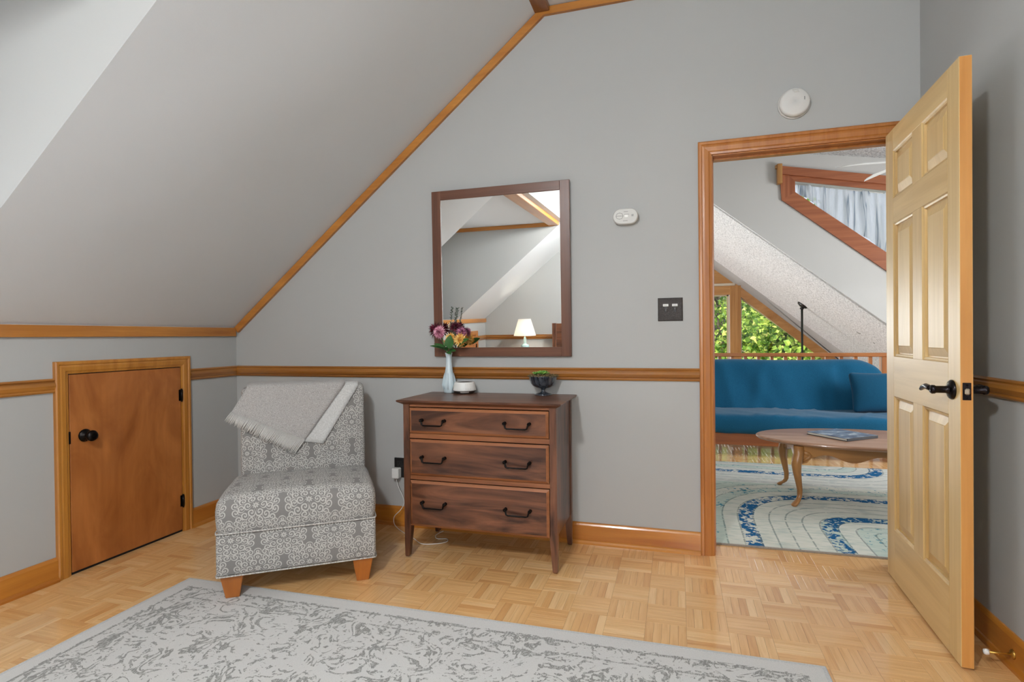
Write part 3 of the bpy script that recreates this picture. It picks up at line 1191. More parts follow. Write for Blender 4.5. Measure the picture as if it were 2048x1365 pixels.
# lever handles on both faces, latch plate on the edge
lx, lz = DWID - .062, 0.927
for sgn, yb in ((-1, 0.0), (1, DTH)):
    M = Matrix.Rotation(PI / 2 if sgn < 0 else -PI / 2, 4, 'X')
    h = MB()
    h.lathe([(0, 0), (.034, 0), (.034, .004), (.030, .009), (.020, .012), (.0145, .014), (.0125, .02), (.0125, .048), (.0155, .052), (.0155, .060), (.012, .064), (0, .065)], (lx, yb, lz), 28, M=M)
    pts = [(lx, yb + sgn * .055, lz), (lx - .02, yb + sgn * .060, lz + .004), (lx - .05, yb + sgn * .060, lz + .007), (lx - .085, yb + sgn * .058, lz + .001), (lx - .112, yb + sgn * .056, lz - .009), (lx - .122, yb + sgn * .055, lz - .010)]
    h.tube(pts, [.009, .010, .010, .009, .006, .003], 10, squash=1.0)
    h.build('lever_handle', BRONZE, door)
lp = MB().box((DWID - .0005, .006, lz - .029), (DWID + .0022, .030, lz + .029), .001)
lpo = lp.build('latch_plate', BRONZE, door)
MB().box((DWID + .001, .010, lz - .011), (DWID + .011, .025, lz + .010), .004).build('latch_bolt', STEEL, lpo)
for dz in (-.021, .021):
    MB().lathe([(0, 0), (.0035, 0), (.002, .0012), (0, .0012)], (DWID + .0022, .018, lz + dz), 10, M=Matrix.Rotation(PI / 2, 4, 'Y')).build('screw', BLACK, lpo)
for hz in (.25, 1.02, 1.80):
    MB().tube([(-0.006, DTH + .004, hz - .045), (-0.006, DTH + .004, hz + .045)], .006, 8).box((-.002, .004, hz - .045), (.0005, DTH, hz + .045)).build('hinge', BRONZE, door)

# spring door stop on the right baseboard
ds = thing('door_stop', 'brass door stop with white tip sticking out of the right baseboard', 'door stop', (W - .015, -0.755, 0.052))
M = Matrix.Rotation(-PI / 2, 4, 'Y')
MB().lathe([(0, 0), (.016, 0), (.014, .004), (.007, .008), (0, .009)], (0, 0, 0), 18, M=M).build('base_plate', BRASS, ds)
MB().tube([(-.006, 0, 0), (-.075, -.012, .003)], .0038, 8).build('rod', BRASS, ds)
MB().lathe([(0, 0), (.009, .001), (.010, .008), (.008, .014), (0, .015)], (-.074, -.012, .003), 14, M=M).build('rubber_tip', RUBBER, ds)

# ------------------------------------------------------------------ rug
RW, RL = 2.696, 3.60
rug = thing('area_rug', 'large pale grey rug with worn darker grey scrollwork on the parquet', 'rug', (1.974, -0.947 + .012 - RL / 2, 0.0), (0, 0, 0.0115))
mb = MB()
nxr, nyr = 60, 80
vs = []
for j in range(nyr + 1):
    for i in range(nxr + 1):
        vs.append((-RW / 2 + RW * i / nxr, -RL / 2 + RL * j / nyr, 0.007))
fs = [(j * (nxr + 1) + i, j * (nxr + 1) + i + 1, (j + 1) * (nxr + 1) + i + 1, (j + 1) * (nxr + 1) + i) for j in range(nyr) for i in range(nxr)]
mb.add(vs, fs, 0, True)
mb.build('pile', RUG, rug)
mb = MB()
mb.sweep([(-RW / 2, -RL / 2, 0), (RW / 2, -RL / 2, 0), (RW / 2, RL / 2, 0), (-RW / 2, RL / 2, 0), (-RW / 2, -RL / 2, 0)], [(-.006, 0.0005), (-.006, .005), (-.002, .0078), (.010, .0076), (.010, .0005)], (0, 0, 1))
mb.build('binding', RUGEDGE, rug)


# ------------------------------------------------------------------ soft shapes
def softbox(lo, hi, r, n=(10, 8, 6), warp=None, uvmode=True):
    """rounded box with subdivided faces; UVs run up the front, over the top (metres)"""
    lo, hi = Vector(lo), Vector(hi)
    mb = MB()

    def rnd(p):
        q = Vector([min(max(p[k], lo[k] + r), hi[k] - r) for k in range(3)])
        d = p - q
        if d.length > 1e-9:
            # cube point to rounded point
            m = max(abs(c) for c in d)
            d = d.normalized() * r
        return q + d

    for ax in range(3):
        a, b = [(1, 2), (0, 2), (0, 1)][ax]
        na, nb_ = n[a], n[b]

        def lin(k, m, l, h):
            # denser near the rounded ends
            t_ = k / m
            t_ = 0.5 - 0.5 * math.cos(PI * t_) if m > 3 else t_
            return l + (h - l) * t_
        for side in (0, 1):
            vs, uvs = [], []
            for j in range(nb_ + 1):
                for i in range(na + 1):
                    p = [0, 0, 0]
                    p[ax] = hi[ax] if side else lo[ax]
                    p[a] = lin(i, na, lo[a], hi[a])
                    p[b] = lin(j, nb_, lo[b], hi[b])
                    q = rnd(Vector(p))
                    if ax == 0:
                        uv = (-p[1] if side == 0 else p[1] + hi[0], p[2])
                    elif ax == 1:
                        uv = (p[0], p[2] - (0 if side == 0 else 0))
                    else:
                        uv = (p[0], hi[2] + (p[1] - lo[1]) if side else p[2] - p[1])
                    if warp:
                        q = warp(q)
                    vs.append(q)
                    uvs.append(uv)
            fs, fu = [], []
            for j in range(nb_):
                for i in range(na):
                    f = [j * (na + 1) + i, j * (na + 1) + i + 1, (j + 1) * (na + 1) + i + 1, (j + 1) * (na + 1) + i]
                    flip = (side == 0) != (ax == 1)
                    if flip:
                        f = f[::-1]
                    fs.append(f)
                    fu.append([uvs[k] for k in f])
            mb.add(vs, fs, 0, True, fu)
    return mb


def weld(o, d=0.0004):
    bm = bmesh.new()
    bm.from_mesh(o.data)
    bmesh.ops.remove_doubles(bm, verts=bm.verts[:], dist=d)
    bm.to_mesh(o.data)
    bm.free()
    return o


# ------------------------------------------------------------------ slipper chair
chair = thing('slipper_chair', 'armless grey slipper chair with white damask medallions on orange wooden legs', 'chair', (0.946, -1.039, 0), (0, 0, math.atan2(.57966, .81486)))
CX0, CX1 = -.060, .612


def basewarp(p):
    t_ = (p.z - .115) / .18
    return Vector((p.x, p.y - 0.004 * math.sin(PI * min(max(t_, 0), 1)), p.z))


weld(softbox((CX0, -.050, .112), (CX1, .60, .300), .012, (12, 10, 6), basewarp).build('seat_base', DAMASK, chair))


def seatwarp(p):
    x = (p.x - (CX0 + CX1) / 2) / .34
    y = (p.y + .06) / .60
    z = p.z
    if z > .36:
        z += 0.022 * (1 - x * x) * max(0, 1 - abs(y - .25) * 1.1)
        z -= 0.040 * max(0, y - .35)
    dy = 0.0
    if p.y < .1:
        dy = -0.014 * math.sin(PI * min(max((z - .295) / .15, 0), 1)) * (1 - .3 * x * x)
    return Vector((p.x + (0.006 * (1 if x > 0 else -1) * math.sin(PI * min(max((z - .295) / .17, 0), 1))), p.y + dy, z))


weld(softbox((CX0 + .001, -.0505, .258), (CX1 - .001, .535, .452), .045, (16, 14, 8), seatwarp).build('seat_cushion', DAMASK, chair))


def backwarp(p):
    t_ = (p.z - .30) / .58
    return Vector((p.x, p.y + .06 * max(0, t_) - 0.012 * math.sin(PI * min(max(t_, 0), 1)) * (1 if p.y < .55 else 0), p.z))


weld(softbox((CX0 + .026, .485, .300), (CX1 - .008, .615, .882), .028, (14, 6, 14), backwarp).build('backrest', DAMASK, chair))
for nm, zc, off in (('lower_piping', .114, .052), ('seam_piping', .300, .055)):
    pts = [(CX0 - .001, .58, zc), (CX0 - .002, -.03, zc), (CX0 + .004, -off + .001, zc), (CX0 + .02, -off - .001, zc)] + [(CX0 + .02 + (CX1 - CX0 - .04) * k / 10, -off - .001, zc) for k in range(1, 11)] + [(CX1 - .004, -off + .001, zc), (CX1 + .002, -.03, zc), (CX1 + .001, .58, zc)]
    MB().tube(pts, .0034, 6).build(nm, PIPE, chair)
for (x, y, z0) in ((.0, -.0, .008), (.552, .0, 0.0), (.0, .54, 0.0), (.552, .54, 0.0)):
    h = .113
    rings = []
    for z, hw in ((z0, .0275), (h, .046)):
        rings.append([(x - hw, y - hw + .004, z), (x + hw, y - hw + .004, z), (x + hw, y + hw, z), (x - hw, y + hw, z)])
    mb = MB().rings(rings, True, True, 0, False)
    o = mb.build('leg', LEGW, chair)
    bm = bmesh.new()
    bm.from_mesh(o.data)
    bmesh.ops.bevel(bm, geom=bm.edges[:], offset=.002, segments=1, affect='EDGES')
    bm.to_mesh(o.data)
    bm.free()

# throw blanket over the backrest (same local frame as the chair)
throw = thing('throw_blanket', 'light grey woven throw with white underside draped over the chair back', 'blanket', (0.946, -1.039, 0), chair.rotation_euler[:])


def backfront(z):
    t_ = max(0, (z - .30) / .58)
    return .485 + .06 * t_ - .012 * math.sin(PI * min(t_, 1))


def drape(x0, x1, hem0, hem1, lift, nu=18, nv=22, back=0.26, ripple=.003, seed=1, topdx=(0, 0)):
    """sheet from its hem (hem0..hem1) up the front of the backrest, over its top and down behind"""
    rn = random.Random(seed)
    ph = rn.random() * 6
    grid = []
    ztop = .884 + lift
    for j in range(nv + 1):
        row = []
        for i in range(nu + 1):
            u = i / nu
            hx_, hz_ = hem0[0] + (hem1[0] - hem0[0]) * u, hem0[1] + (hem1[1] - hem0[1]) * u
            tx = x0 + (x1 - x0) * u
            a = j / nv
            if a <= .55:
                t_ = a / .55
                x = hx_ + (tx - hx_) * t_
                z = hz_ + (ztop - .018 - hz_) * t_
                y = backfront(z) - lift - .004 + ripple * math.sin(9 * u + 5 * t_ + ph) * (1 - t_) - .012 * (1 - t_) * max(0, -x * 4 - .1)
            elif a <= .8:
                t_ = (a - .55) / .25
                ang = PI * t_
                x = tx
                yc, ry = .605, .068 + lift
                y = yc - ry * math.cos(ang)
                z = ztop - .018 + .020 * math.sin(ang)
            else:
                t_ = (a - .8) / .2
                x = tx
                y = .605 + .070 + lift
                z = ztop - .018 - back * t_
            row.append((x, y, z))
        grid.append(row)
    mb = MB()
    vs = [p for r in grid for p in r]
    fs = [(j * (nu + 1) + i, j * (nu + 1) + i + 1, (j + 1) * (nu + 1) + i + 1, (j + 1) * (nu + 1) + i) for j in range(nv) for i in range(nu)]
    mb.add(vs, fs, 0, True)
    return mb, grid


mb, g0 = drape(.285, .572, (.225, .592), (.380, .562), .006, 10, 22, .18, .001, 3)
o = mb.build('underside_fold', LINING, throw)
sm = o.modifiers.new('Solidify', 'SOLIDIFY')
sm.thickness = .004
sm.offset = -1
mb, g1 = drape(.0, .497, (-.082, .742), (.252, .545), .016, 22, 24, .26, .004, 2)
o = mb.build('woven_panel', THROW, throw)
sm = o.modifiers.new('Solidify', 'SOLIDIFY')
sm.thickness = .005
sm.offset = -1
# fringe along the hem
mb = MB()
hem = g1[0]
up1 = g1[2]
for k in range(95):
    u = k / 94 * (len(hem) - 1)
    i = min(int(u), len(hem) - 2)
    t_ = u - i
    p = Vector(hem[i]).lerp(Vector(hem[i + 1]), t_)
    q = Vector(up1[i]).lerp(Vector(up1[i + 1]), t_)
    d = (p - q).normalized()
    L = .026 + random.random() * .012
    sx = (random.random() - .5) * .012
    mb.tube([q + d * .004 + Vector((0, -.003, 0)), p + d * L * .4 + Vector((sx * .4, -.003 - random.random() * .002, 0)), p + d * L + Vector((sx, -.002, -.002))], [.0022, .0026, .0012], 4)
o = mb.build('fringe', FRINGE, throw)
o['kind'] = 'stuff'

# ------------------------------------------------------------------ walnut dresser
DRX0, DRX1, DRY0, DRY1, DRZ = 1.472, 2.279, -.440, -.045, .818
dr = thing('dresser', 'walnut three drawer dresser on tapered legs with black bail handles', 'dresser', ((DRX0 + DRX1) / 2, (DRY0 + DRY1) / 2, 0))
# top with underbevelled edge
rings = []
for ox, z in ((.0, DRZ - .024), (.026, DRZ - .009), (.028, DRZ - .003), (.025, DRZ)):
    rings.append([(DRX0 - ox, DRY0 - ox, z), (DRX1 + ox, DRY0 - ox, z), (DRX1 + ox, DRY1 + min(ox, .015), z), (DRX0 - ox, DRY1 + min(ox, .015), z)])
MB().rings(rings, True, True, 0, False).build('top', WAL[0], dr, world=True)
LW = .034
for (x, y, sx, sy) in ((DRX0, DRY0, 1, 1), (DRX1, DRY0, -1, 1), (DRX0, DRY1, 1, -1), (DRX1, DRY1, -1, -1)):
    # square post, inner faces taper below the case
    rings = []
    for z, wd, o_ in ((0.004, .020, .004), (.010, .025, .001), (.145, .036, 0), (.172, LW + .004, 0), (.176, LW, 0), (DRZ - .024, LW, 0)):
        x0, x1 = x + sx * o_, x + sx * (wd)
        y0, y1 = y + sy * o_, y + sy * (wd)
        rings.append([(x0, y0, z), (x1, y0, z), (x1, y1, z), (x0, y1, z)])
    o = MB().rings(rings, True, True, 0, False).build('leg', WAL[2], dr, world=True)
for x, sx in ((DRX0, 1), (DRX1, -1)):
    MB().box((min(x + sx * .006, x + sx * .022), DRY0 + LW, .172), (max(x + sx * .006, x + sx * .022), DRY1 - LW, DRZ - .024)).build('side_panel', WAL[2], dr, world=True)
MB().box((DRX0 + LW, DRY1 - .02, .172), (DRX1 - LW, DRY1 - .008, DRZ - .024)).build('back_panel', WAL[0], dr, world=True)
MB().box((DRX0 + .02, DRY0 + .02, .172), (DRX1 - .02, DRY1 - .02, .185)).build('bottom_panel', WAL[0], dr, world=True)
ix0, ix1 = DRX0 + LW, DRX1 - LW
draws = [(.648, .778), (.432, .616), (.170, .404)]
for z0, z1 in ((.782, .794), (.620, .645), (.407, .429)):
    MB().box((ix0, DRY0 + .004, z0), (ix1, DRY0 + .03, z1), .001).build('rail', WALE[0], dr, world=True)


def bail_handle(cx, z):
    y = DRY0 - .010
    mb = MB()
    M = Matrix.Rotation(PI / 2, 4, 'X')
    w2 = .062
    for s_ in (-1, 1):
        mb.lathe([(0, -.001), (.0085, 0), (.0085, .003), (.005, .006), (.0045, .012), (.0075, .015), (.0088, .020), (.0075, .025), (0, .028)], (cx + s_ * w2, y, z), 14, M=M)
    yy = y - .020
    mb.tube([(cx - w2, yy, z), (cx - w2 + .004, yy - .002, z - .005), (cx - w2 + .008, yy - .003, z - .021), (cx - w2 + .016, yy - .003, z - .0245), (cx + w2 - .016, yy - .003, z - .0245), (cx + w2 - .008, yy - .003, z - .021), (cx + w2 - .004, yy - .002, z - .005), (cx + w2, yy, z)], .0042, 8)
    return mb


hz = [.717, .529, .298]
for k, (z0, z1) in enumerate(draws):
    d = MB()
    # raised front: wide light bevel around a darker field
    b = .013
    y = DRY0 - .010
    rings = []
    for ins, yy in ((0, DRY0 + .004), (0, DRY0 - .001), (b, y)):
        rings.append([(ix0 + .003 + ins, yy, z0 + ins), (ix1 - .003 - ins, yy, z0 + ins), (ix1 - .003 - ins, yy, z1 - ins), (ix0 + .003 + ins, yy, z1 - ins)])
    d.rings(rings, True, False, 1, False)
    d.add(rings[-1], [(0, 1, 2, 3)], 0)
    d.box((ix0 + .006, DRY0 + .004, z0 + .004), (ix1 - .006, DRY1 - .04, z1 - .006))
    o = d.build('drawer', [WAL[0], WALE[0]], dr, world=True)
    o['label'] = ('top drawer, the shallowest', 'middle drawer', 'bottom drawer, the deepest')[k]
    for cx in (1.646, 2.088):
        hmb = bail_handle(cx, hz[k])
        hh = hmb.build('handle', BLACK)
        hh.parent = o
        hh.location = -Vector(dr.location)

# ------------------------------------------------------------------ wall mirror (hangs leaning forward a little)
MX0, MX1, MZ0, MZ1 = 1.4602, 2.2775, 1.0257, 1.990
mi = thing('wall_mirror', 'walnut framed wall mirror hanging above the dresser', 'mirror', ((MX0 + MX1) / 2, -0.001, MZ0), (math.radians(1.15), 0, 0))
hw, hh_, fw = (MX1 - MX0) / 2, MZ1 - MZ0, .054
for s_ in (-1, 1):
    MB().box((min(s_ * hw, s_ * (hw - fw)), -.022, 0), (max(s_ * hw, s_ * (hw - fw)), 0, hh_), .0015).build('frame_stile', wood('mirror_frame_%d' % (s_ + 1), hx(80, 46, 32), hx(120, 78, 56), axis=2, across=22, rough=0.35), mi)
WF = wood('mirror_frame_rail', hx(80, 46, 32), hx(120, 78, 56), axis=0, across=22, rough=0.35)
for z0, z1 in ((0, fw - .002), (hh_ - fw + .002, hh_)):
    MB().box((-hw + fw, -.022, z0), (hw - fw, 0, z1), .0015).build('frame_rail', WF, mi)
MB().box((-hw + fw - .006, -.016, fw - .008), (hw - fw + .006, -.010, hh_ - fw + .008)).build('mirror_glass', MIRROR, mi)

# ------------------------------------------------------------------ wall devices
MY = Matrix.Rotation(PI / 2, 4, 'X')      # lathe axis to -y
sa = thing('smoke_alarm', 'round white smoke alarm high on the wall above the doorway', 'smoke alarm', (3.389, 0, 2.264))
MB().lathe([(0, 0), (.073, 0), (.073, .008), (.0705, .009)], (0, 0, 0), 48, M=MY).build('mounting_base', OFFW, sa)
MB().lathe([(.066, .008), (.068, .012), (.069, .024), (.066, .032), (.058, .036), (.03, .0375), (0, .038)], (0, 0, 0), 48, M=MY).build('cover', ALARM, sa)
mb = MB()
for k in range(3):
    mb.box((-.012 + .004 * k, -.0385, .044 + .006 * (2 - k)), (.012 + .004 * k, -.036, .046 + .006 * (2 - k)))
mb.build('raised_mark', OFFW, sa)
MB().box((.040, -.0375, .004), (.0435, -.034, .020)).build('slot', GREYM, sa)

co = thing('carbon_monoxide_alarm', 'oval white carbon monoxide alarm on the wall right of the mirror', 'alarm', (2.575, 0, 1.768))


def stadium(w2, h2, n=10):
    pts = []
    for k in range(n + 1):
        a = -PI / 2 + PI * k / n
        pts.append((w2 - h2 + h2 * math.cos(a), h2 * math.sin(a)))
    for k in range(n + 1):
        a = PI / 2 + PI * k / n
        pts.append((-w2 + h2 + h2 * math.cos(a), h2 * math.sin(a)))
    return pts


rings = []
for ins, y in ((0, 0), (0, -.022), (.0012, -.0235), (.0012, -.026), (0, -.0275), (0, -.034), (.004, -.038)):
    rings.append([(x, y, z) for x, z in stadium(.066 - ins, .0415 - ins)])
MB().rings(rings, True, True, 0, False).build('body', OFFW, co)
mb = MB()
for k in range(8):
    a = 2 * PI * k / 8
    a2 = 2 * PI * (k + 1) / 8
    mb.tube([(-.030 + .019 * math.cos(a), -.0382, .002 + .017 * math.sin(a)), (-.030 + .019 * math.cos(a2), -.0382, .002 + .017 * math.sin(a2))], .0007, 4)
mb.box((-.047, -.0386, .0012), (-.013, -.0378, .0030))
mb.build('test_button', GREYM, co)
MB().box((-.004, -.0386, -.006), (.014, -.037, .007), .001).build('display', WHITE, co)
mb = MB()
for k in range(4):
    mb.box((.032 + .003 * k, -.0386, -.003), (.0335 + .003 * k, -.0378, .008))
mb.box((-.006, -.0386, .0085), (.020, -.0378, .0100))
mb.box((-.012, -.0384, -.0255), (.012, -.0378, -.0235))
mb.box((-.008, -.0384, .0225), (.014, -.0378, .0245))
tag(mb.build('printed_marks', GREYM, co), kind='stuff')

sw = thing('light_switch', 'hammered black double toggle switch plate beside the doorway', 'light switch', (2.799, 0, 1.271))
t = NT('hammered_black_metal')
vo = t.n('ShaderNodeTexVoronoi')
vo.inputs['Scale'].default_value = 230
t.l(t.coord(), vo.inputs['Vector'])
t.b.inputs['Base Color'].default_value = hx(64, 60, 58)
t.b.inputs['Metallic'].default_value = 0.5
t.b.inputs['Roughness'].default_value = 0.38
t.bump(vo.outputs['Distance'], .6, .003)
HAM = t.m
rings = []
for ins, y in ((0, 0), (0, -.003), (.004, -.007)):
    rings.append([(-.0625 + ins, y, -.0605 + ins), (.0625 - ins, y, -.0605 + ins), (.0625 - ins, y, .0605 - ins), (-.0625 + ins, y, .0605 - ins)])
MB().rings(rings, True, True, 0, False).build('plate', HAM, sw)
for x, dn in ((-.023, -.3), (.023, .3)):
    MB().box((x - .006, -.0078, -.014), (x + .006, -.0065, .014)).build('toggle_slot', BLACKP, sw)
    MB().box((x - .0045, -.018, -.006), (x + .0045, -.006, .006), .001, M=Matrix.Translation((0, 0, .004 if dn > 0 else -.004))).build('toggle', plain('dark_toggle_%d' % (x > 0), hx(58, 55, 53), .3), sw)
    lbm = MB().box((x - .0135, -.0080, .0165), (x + .0135, -.0068, .0285))
    lo = lbm.build('label_strip', WHITE, sw)
    pm = MB()
    for k in range(6):
        pm.box((x - .009 + .003 * k, -.0084, .0208), (x - .0070 + .003 * k, -.0079, .0208 + .0025 + .0012 * ((k * 7) % 3 == 0)))
    pm.build('faded_print', GREYM, lo)

ou = thing('wall_outlet', 'black duplex wall outlet left of the dresser', 'outlet', (1.213, 0, .349))
MB().box((-.038, -.006, -.060), (.038, 0, .060), .003).build('plate', BLACKP, ou)
for z in (.024, -.024):
    r = MB().box((-.017, -.0085, z - .017), (.017, -.005, z + .017), .003)
    ro = r.build('receptacle', plain('black_receptacle_%d' % (z > 0), hx(38, 38, 38), .35), ou)
    sl = MB().box((-.009, -.0088, z - .002), (-.0065, -.0083, z + .009)).box((.0065, -.0088, z - .001), (.009, -.0083, z + .008))
    sl.lathe([(0, 0), (.003, 0), (.003, .0006), (0, .0006)], (0, -.0083, z - .009), 10, M=MY)
    sl.build('slot', DARKV, ro)
pl = thing('charger_plug', 'white charger block plugged into the black outlet', 'charger', (1.203, -.009, .322))
MB().box((-.022, -.042, -.030), (.022, 0, .030), .004).build('body', WHITE, pl)
MB().box((-.012, -.036, -.036), (.012, -.012, -.029), .002).build('cable_head', plain('grey_plastic', hx(150, 150, 150), .5), pl)
cb = thing('charger_cable', 'thin white cable running from the charger down behind the dresser', 'cable', (1.203, -.03, .29))
pts = [(1.203, -.033, .290), (1.210, -.035, .262), (1.228, -.04, .225), (1.25, -.045, .19), (1.262, -.05, .15), (1.243, -.06, .11), (1.205, -.065, .07), (1.205, -.07, .03), (1.235, -.08, .006), (1.30, -.13, .004), (1.40, -.20, .004), (1.48, -.26, .004), (1.56, -.24, .005), (1.60, -.20, .005), (1.585, -.16, .005), (1.53, -.17, .005), (1.50, -.12, .005), (1.52, -.06, .01)]


def smooth_path(pts, n=6):
    pts = [Vector(p) for p in pts]
    out = []
    for i in range(len(pts) - 1):
        p0, p1, p2, p3 = pts[max(i - 1, 0)], pts[i], pts[i + 1], pts[min(i + 2, len(pts) - 1)]
        for k in range(n):
            t_ = k / n
            out.append(0.5 * ((2 * p1) + (p2 - p0) * t_ + (2 * p0 - 5 * p1 + 4 * p2 - p3) * t_ ** 2 + (3 * p1 - p0 - 3 * p2 + p3) * t_ ** 3))
    out.append(pts[-1])
    return out


MB().tube(smooth_path(pts), .0022, 6).build('cable_line', WHITE, cb, world=True)

# ------------------------------------------------------------------ things on the dresser
VX, VY = 1.572, -.072
va = thing('bud_vase', 'tall pale blue milk glass bud vase on the dresser', 'vase', (VX, VY, DRZ))
MB().lathe([(0, 0), (.026, 0), (.029, .003), (.031, .012), (.0355, .035), (.036, .048), (.032, .075), (.0245, .110), (.0195, .145), (.0165, .18), (.0165, .205), (.0195, .222), (.0215, .2305), (.019, .2305), (.0145, .205), (.0145, .17), (0, .16)], (0, 0, 0), 32, flute=(.035, 8)).build('body', MILK, va)
mb = MB()
for k in range(8):
    a = 2 * PI * k / 8 + .2
    c, s_ = math.cos(a), math.sin(a)
    mb.tube([(.0335 * c, .0335 * s_, .02), (.0385 * c, .0385 * s_, .045), (.034 * c, .034 * s_, .08), (.026 * c, .026 * s_, .115)], [.002, .004, .003, .001], 6)
mb.build('relief', MILK, va)


def frame_from(d):
    d = Vector(d).normalized()
    a = d.cross(Vector((0, 0, 1)))
    if a.length < .01:
        a = Vector((1, 0, 0))
    a.normalize()
    b = d.cross(a)
    return d, a, b


def bloom(mb, c, d, R, n=90, curl=.35, wid=.14, layers=5, seed=0):
    rn = random.Random(seed)
    d, a, b = frame_from(d)
    c = Vector(c)
    for L in range(layers):
        el = math.radians(-18 + 100 * (L / (layers - 1)) ** 1.1)
        cnt = max(5, int(n / layers * (1.25 - .9 * L / layers)))
        for k in range(cnt):
            th = 2 * PI * (k + .5 * (L % 2)) / cnt + rn.random() * .12
            e = el + (rn.random() - .5) * .15
            rad = a * math.cos(th) + b * math.sin(th)
            ln = R * (1 - .35 * L / layers) * (.9 + .2 * rn.random())
            tan = d.cross(rad)
            dirv = rad * math.cos(e) + d * math.sin(e)
            nrm = d * math.cos(e) - rad * math.sin(e)
            w_ = R * wid
            p0 = c + dirv * ln * .12
            p1 = c + dirv * ln * .6 + nrm * R * .06
            p2 = c + dirv * ln + nrm * R * curl * .35
            vs = [p0 - tan * w_ * .3, p0 + tan * w_ * .3, p1 - tan * w_ + nrm * R * .05, p1 + tan * w_ + nrm * R * .05, p1 - nrm * R * .02, p2]
            mb.add(vs, [(0, 1, 4), (0, 4, 2), (1, 3, 4), (2, 4, 5), (4, 3, 5)], 0, True)
    return mb


def leaf(mb, p, d, up, L, wd, mi=0, bend=.2):
    d = Vector(d).normalized()
    up = Vector(up)
    s_ = d.cross(up).normalized()
    n = s_.cross(d).normalized()
    p = Vector(p)
    rows = []
    for k in range(7):
        t_ = k / 6
        ww = wd * math.sin(PI * min(1, t_ * .93 + .05)) ** .8 * (1 - .25 * t_)
        cpt = p + d * L * t_ - n * bend * L * t_ * t_
        rows.append([cpt - s_ * ww + n * ww * .25, cpt, cpt + s_ * ww + n * ww * .25])
    vs = [q for r in rows for q in r]
    fs = []
    for k in range(6):
        for j in range(2):
            fs.append((k * 3 + j, k * 3 + j + 1, k * 3 + 4 + j, k * 3 + 3 + j))
    mb.add(vs, fs, mi, True)


MOUTH = Vector((VX, VY, DRZ + .226))
INNER = Vector((VX, VY, DRZ + .17))


def flower(label, head, d, R, mat, off, n=90, layers=5, wid=.14, leaves=(), seed=0):
    head = Vector(head)
    t_ = thing('dahlia', label, 'flower', tuple(INNER + Vector(off)), group=None)
    p0 = INNER + Vector(off)
    bm_ = bloom(MB(), head, d, R, n, .35, wid, layers, seed)
    bm_.build('bloom', mat, t_, world=True)
    mid = MOUTH + Vector(off) * 1.2
    dd = Vector(d).normalized()
    MB().tube(smooth_path([p0, mid, mid.lerp(head, .5) + Vector((0, 0, .008)), head - dd * R * .2], 4), .0019, 6).build('stem', STEMG, t_, world=True)
    for (lp, ld, L, wd) in leaves:
        m_ = MB()
        leaf(m_, lp, ld, (0, -.6, .8), L, wd)
        m_.build('leaf', LEAFG, t_, world=True)
    return t_


yv = VY
flower('fluffy pink dahlia bloom at the front of the vase', (1.538, yv - .05, 1.168), (-.15, -.95, .2), .044, PINK, (-.004, -.006, 0), 92, 6, .085,
       leaves=(((1.566, yv - .02, 1.075), (-.5, -.4, .35), .075, .016), ((1.572, yv - .03, 1.06), (.1, -.6, .4), .06, .018)), seed=1)
flower('dark red spiky dahlia leaning out at the left of the bouquet', (1.492, yv + .0, 1.183), (-.6, -.5, .5), .056, PURP, (-.006, .004, 0), 84, 5, .075,
       leaves=(((1.562, yv - .01, 1.068), (-.85, -.1, .32), .105, .014),), seed=2)
flower('dark red dahlia at the back of the bouquet below the grey sprigs', (1.606, yv + .02, 1.196), (.2, -.5, .8), .043, PURP, (.0, .008, 0), 76, 5, .085, seed=3)
flower('mauve dahlia at the right of the bouquet', (1.648, yv + .01, 1.166), (.55, -.55, .5), .038, MAUVE, (.005, .004, 0), 66, 5, .10, seed=4)
flower('smaller golden dahlia beside the pink one', (1.596, yv - .03, 1.134), (.1, -.95, .25), .034, YEL, (.002, -.003, 0), 52, 4, .13, seed=5)
flower('larger golden dahlia drooping at the right of the vase', (1.650, yv - .02, 1.122), (.5, -.85, .05), .042, YEL, (.006, -.002, 0), 56, 4, .13,
       leaves=(((1.60, yv - .05, 1.075), (.02, -.15, .9), .075, .032), ((1.645, yv - .03, 1.09), (.75, -.2, .6), .075, .026), ((1.577, yv - .03, 1.055), (.5, -.5, -.1), .045, .016), ((1.582, yv - .02, 1.06), (.65, -.3, .1), .05, .017)), seed=6)
flower('pale cream dahlia half hidden behind the dark red ones', (1.582, yv + .035, 1.206), (0, -.6, .7), .032, CREAM, (0, .01, 0), 70, 4, .17, seed=7)


def sprig(label, base, tip, seed):
    rn = random.Random(seed)
    t_ = thing('lavender_sprig', label, 'sprig', tuple(base))
    base, tip = Vector(base), Vector(tip)
    MB().tube([base, base.lerp(tip, .5) + Vector((.002, 0, 0)), tip], .0013, 5).build('stem', SAGE, t_, world=True)
    mb = MB()
    for k in range(70):
        a = .42 + .58 * k / 70
        c = base.lerp(tip, a)
        an = rn.random() * 2 * PI
        d = Vector((math.cos(an), math.sin(an), .5 + rn.random()))
        leaf(mb, c, d, (math.sin(an), 0, 1), .015 * (1.25 - .5 * a) + .002, .0036)
    mb.build('florets', SAGE, t_, world=True)


sprig('left one of two grey green sprigs rising behind the blooms', (VX - .003, VY + .006, DRZ + .2), (1.588, VY + .02, 1.312), 1)
sprig('right one of two grey green sprigs rising behind the blooms', (VX + .004, VY + .006, DRZ + .2), (1.624, VY + .02, 1.307), 2)

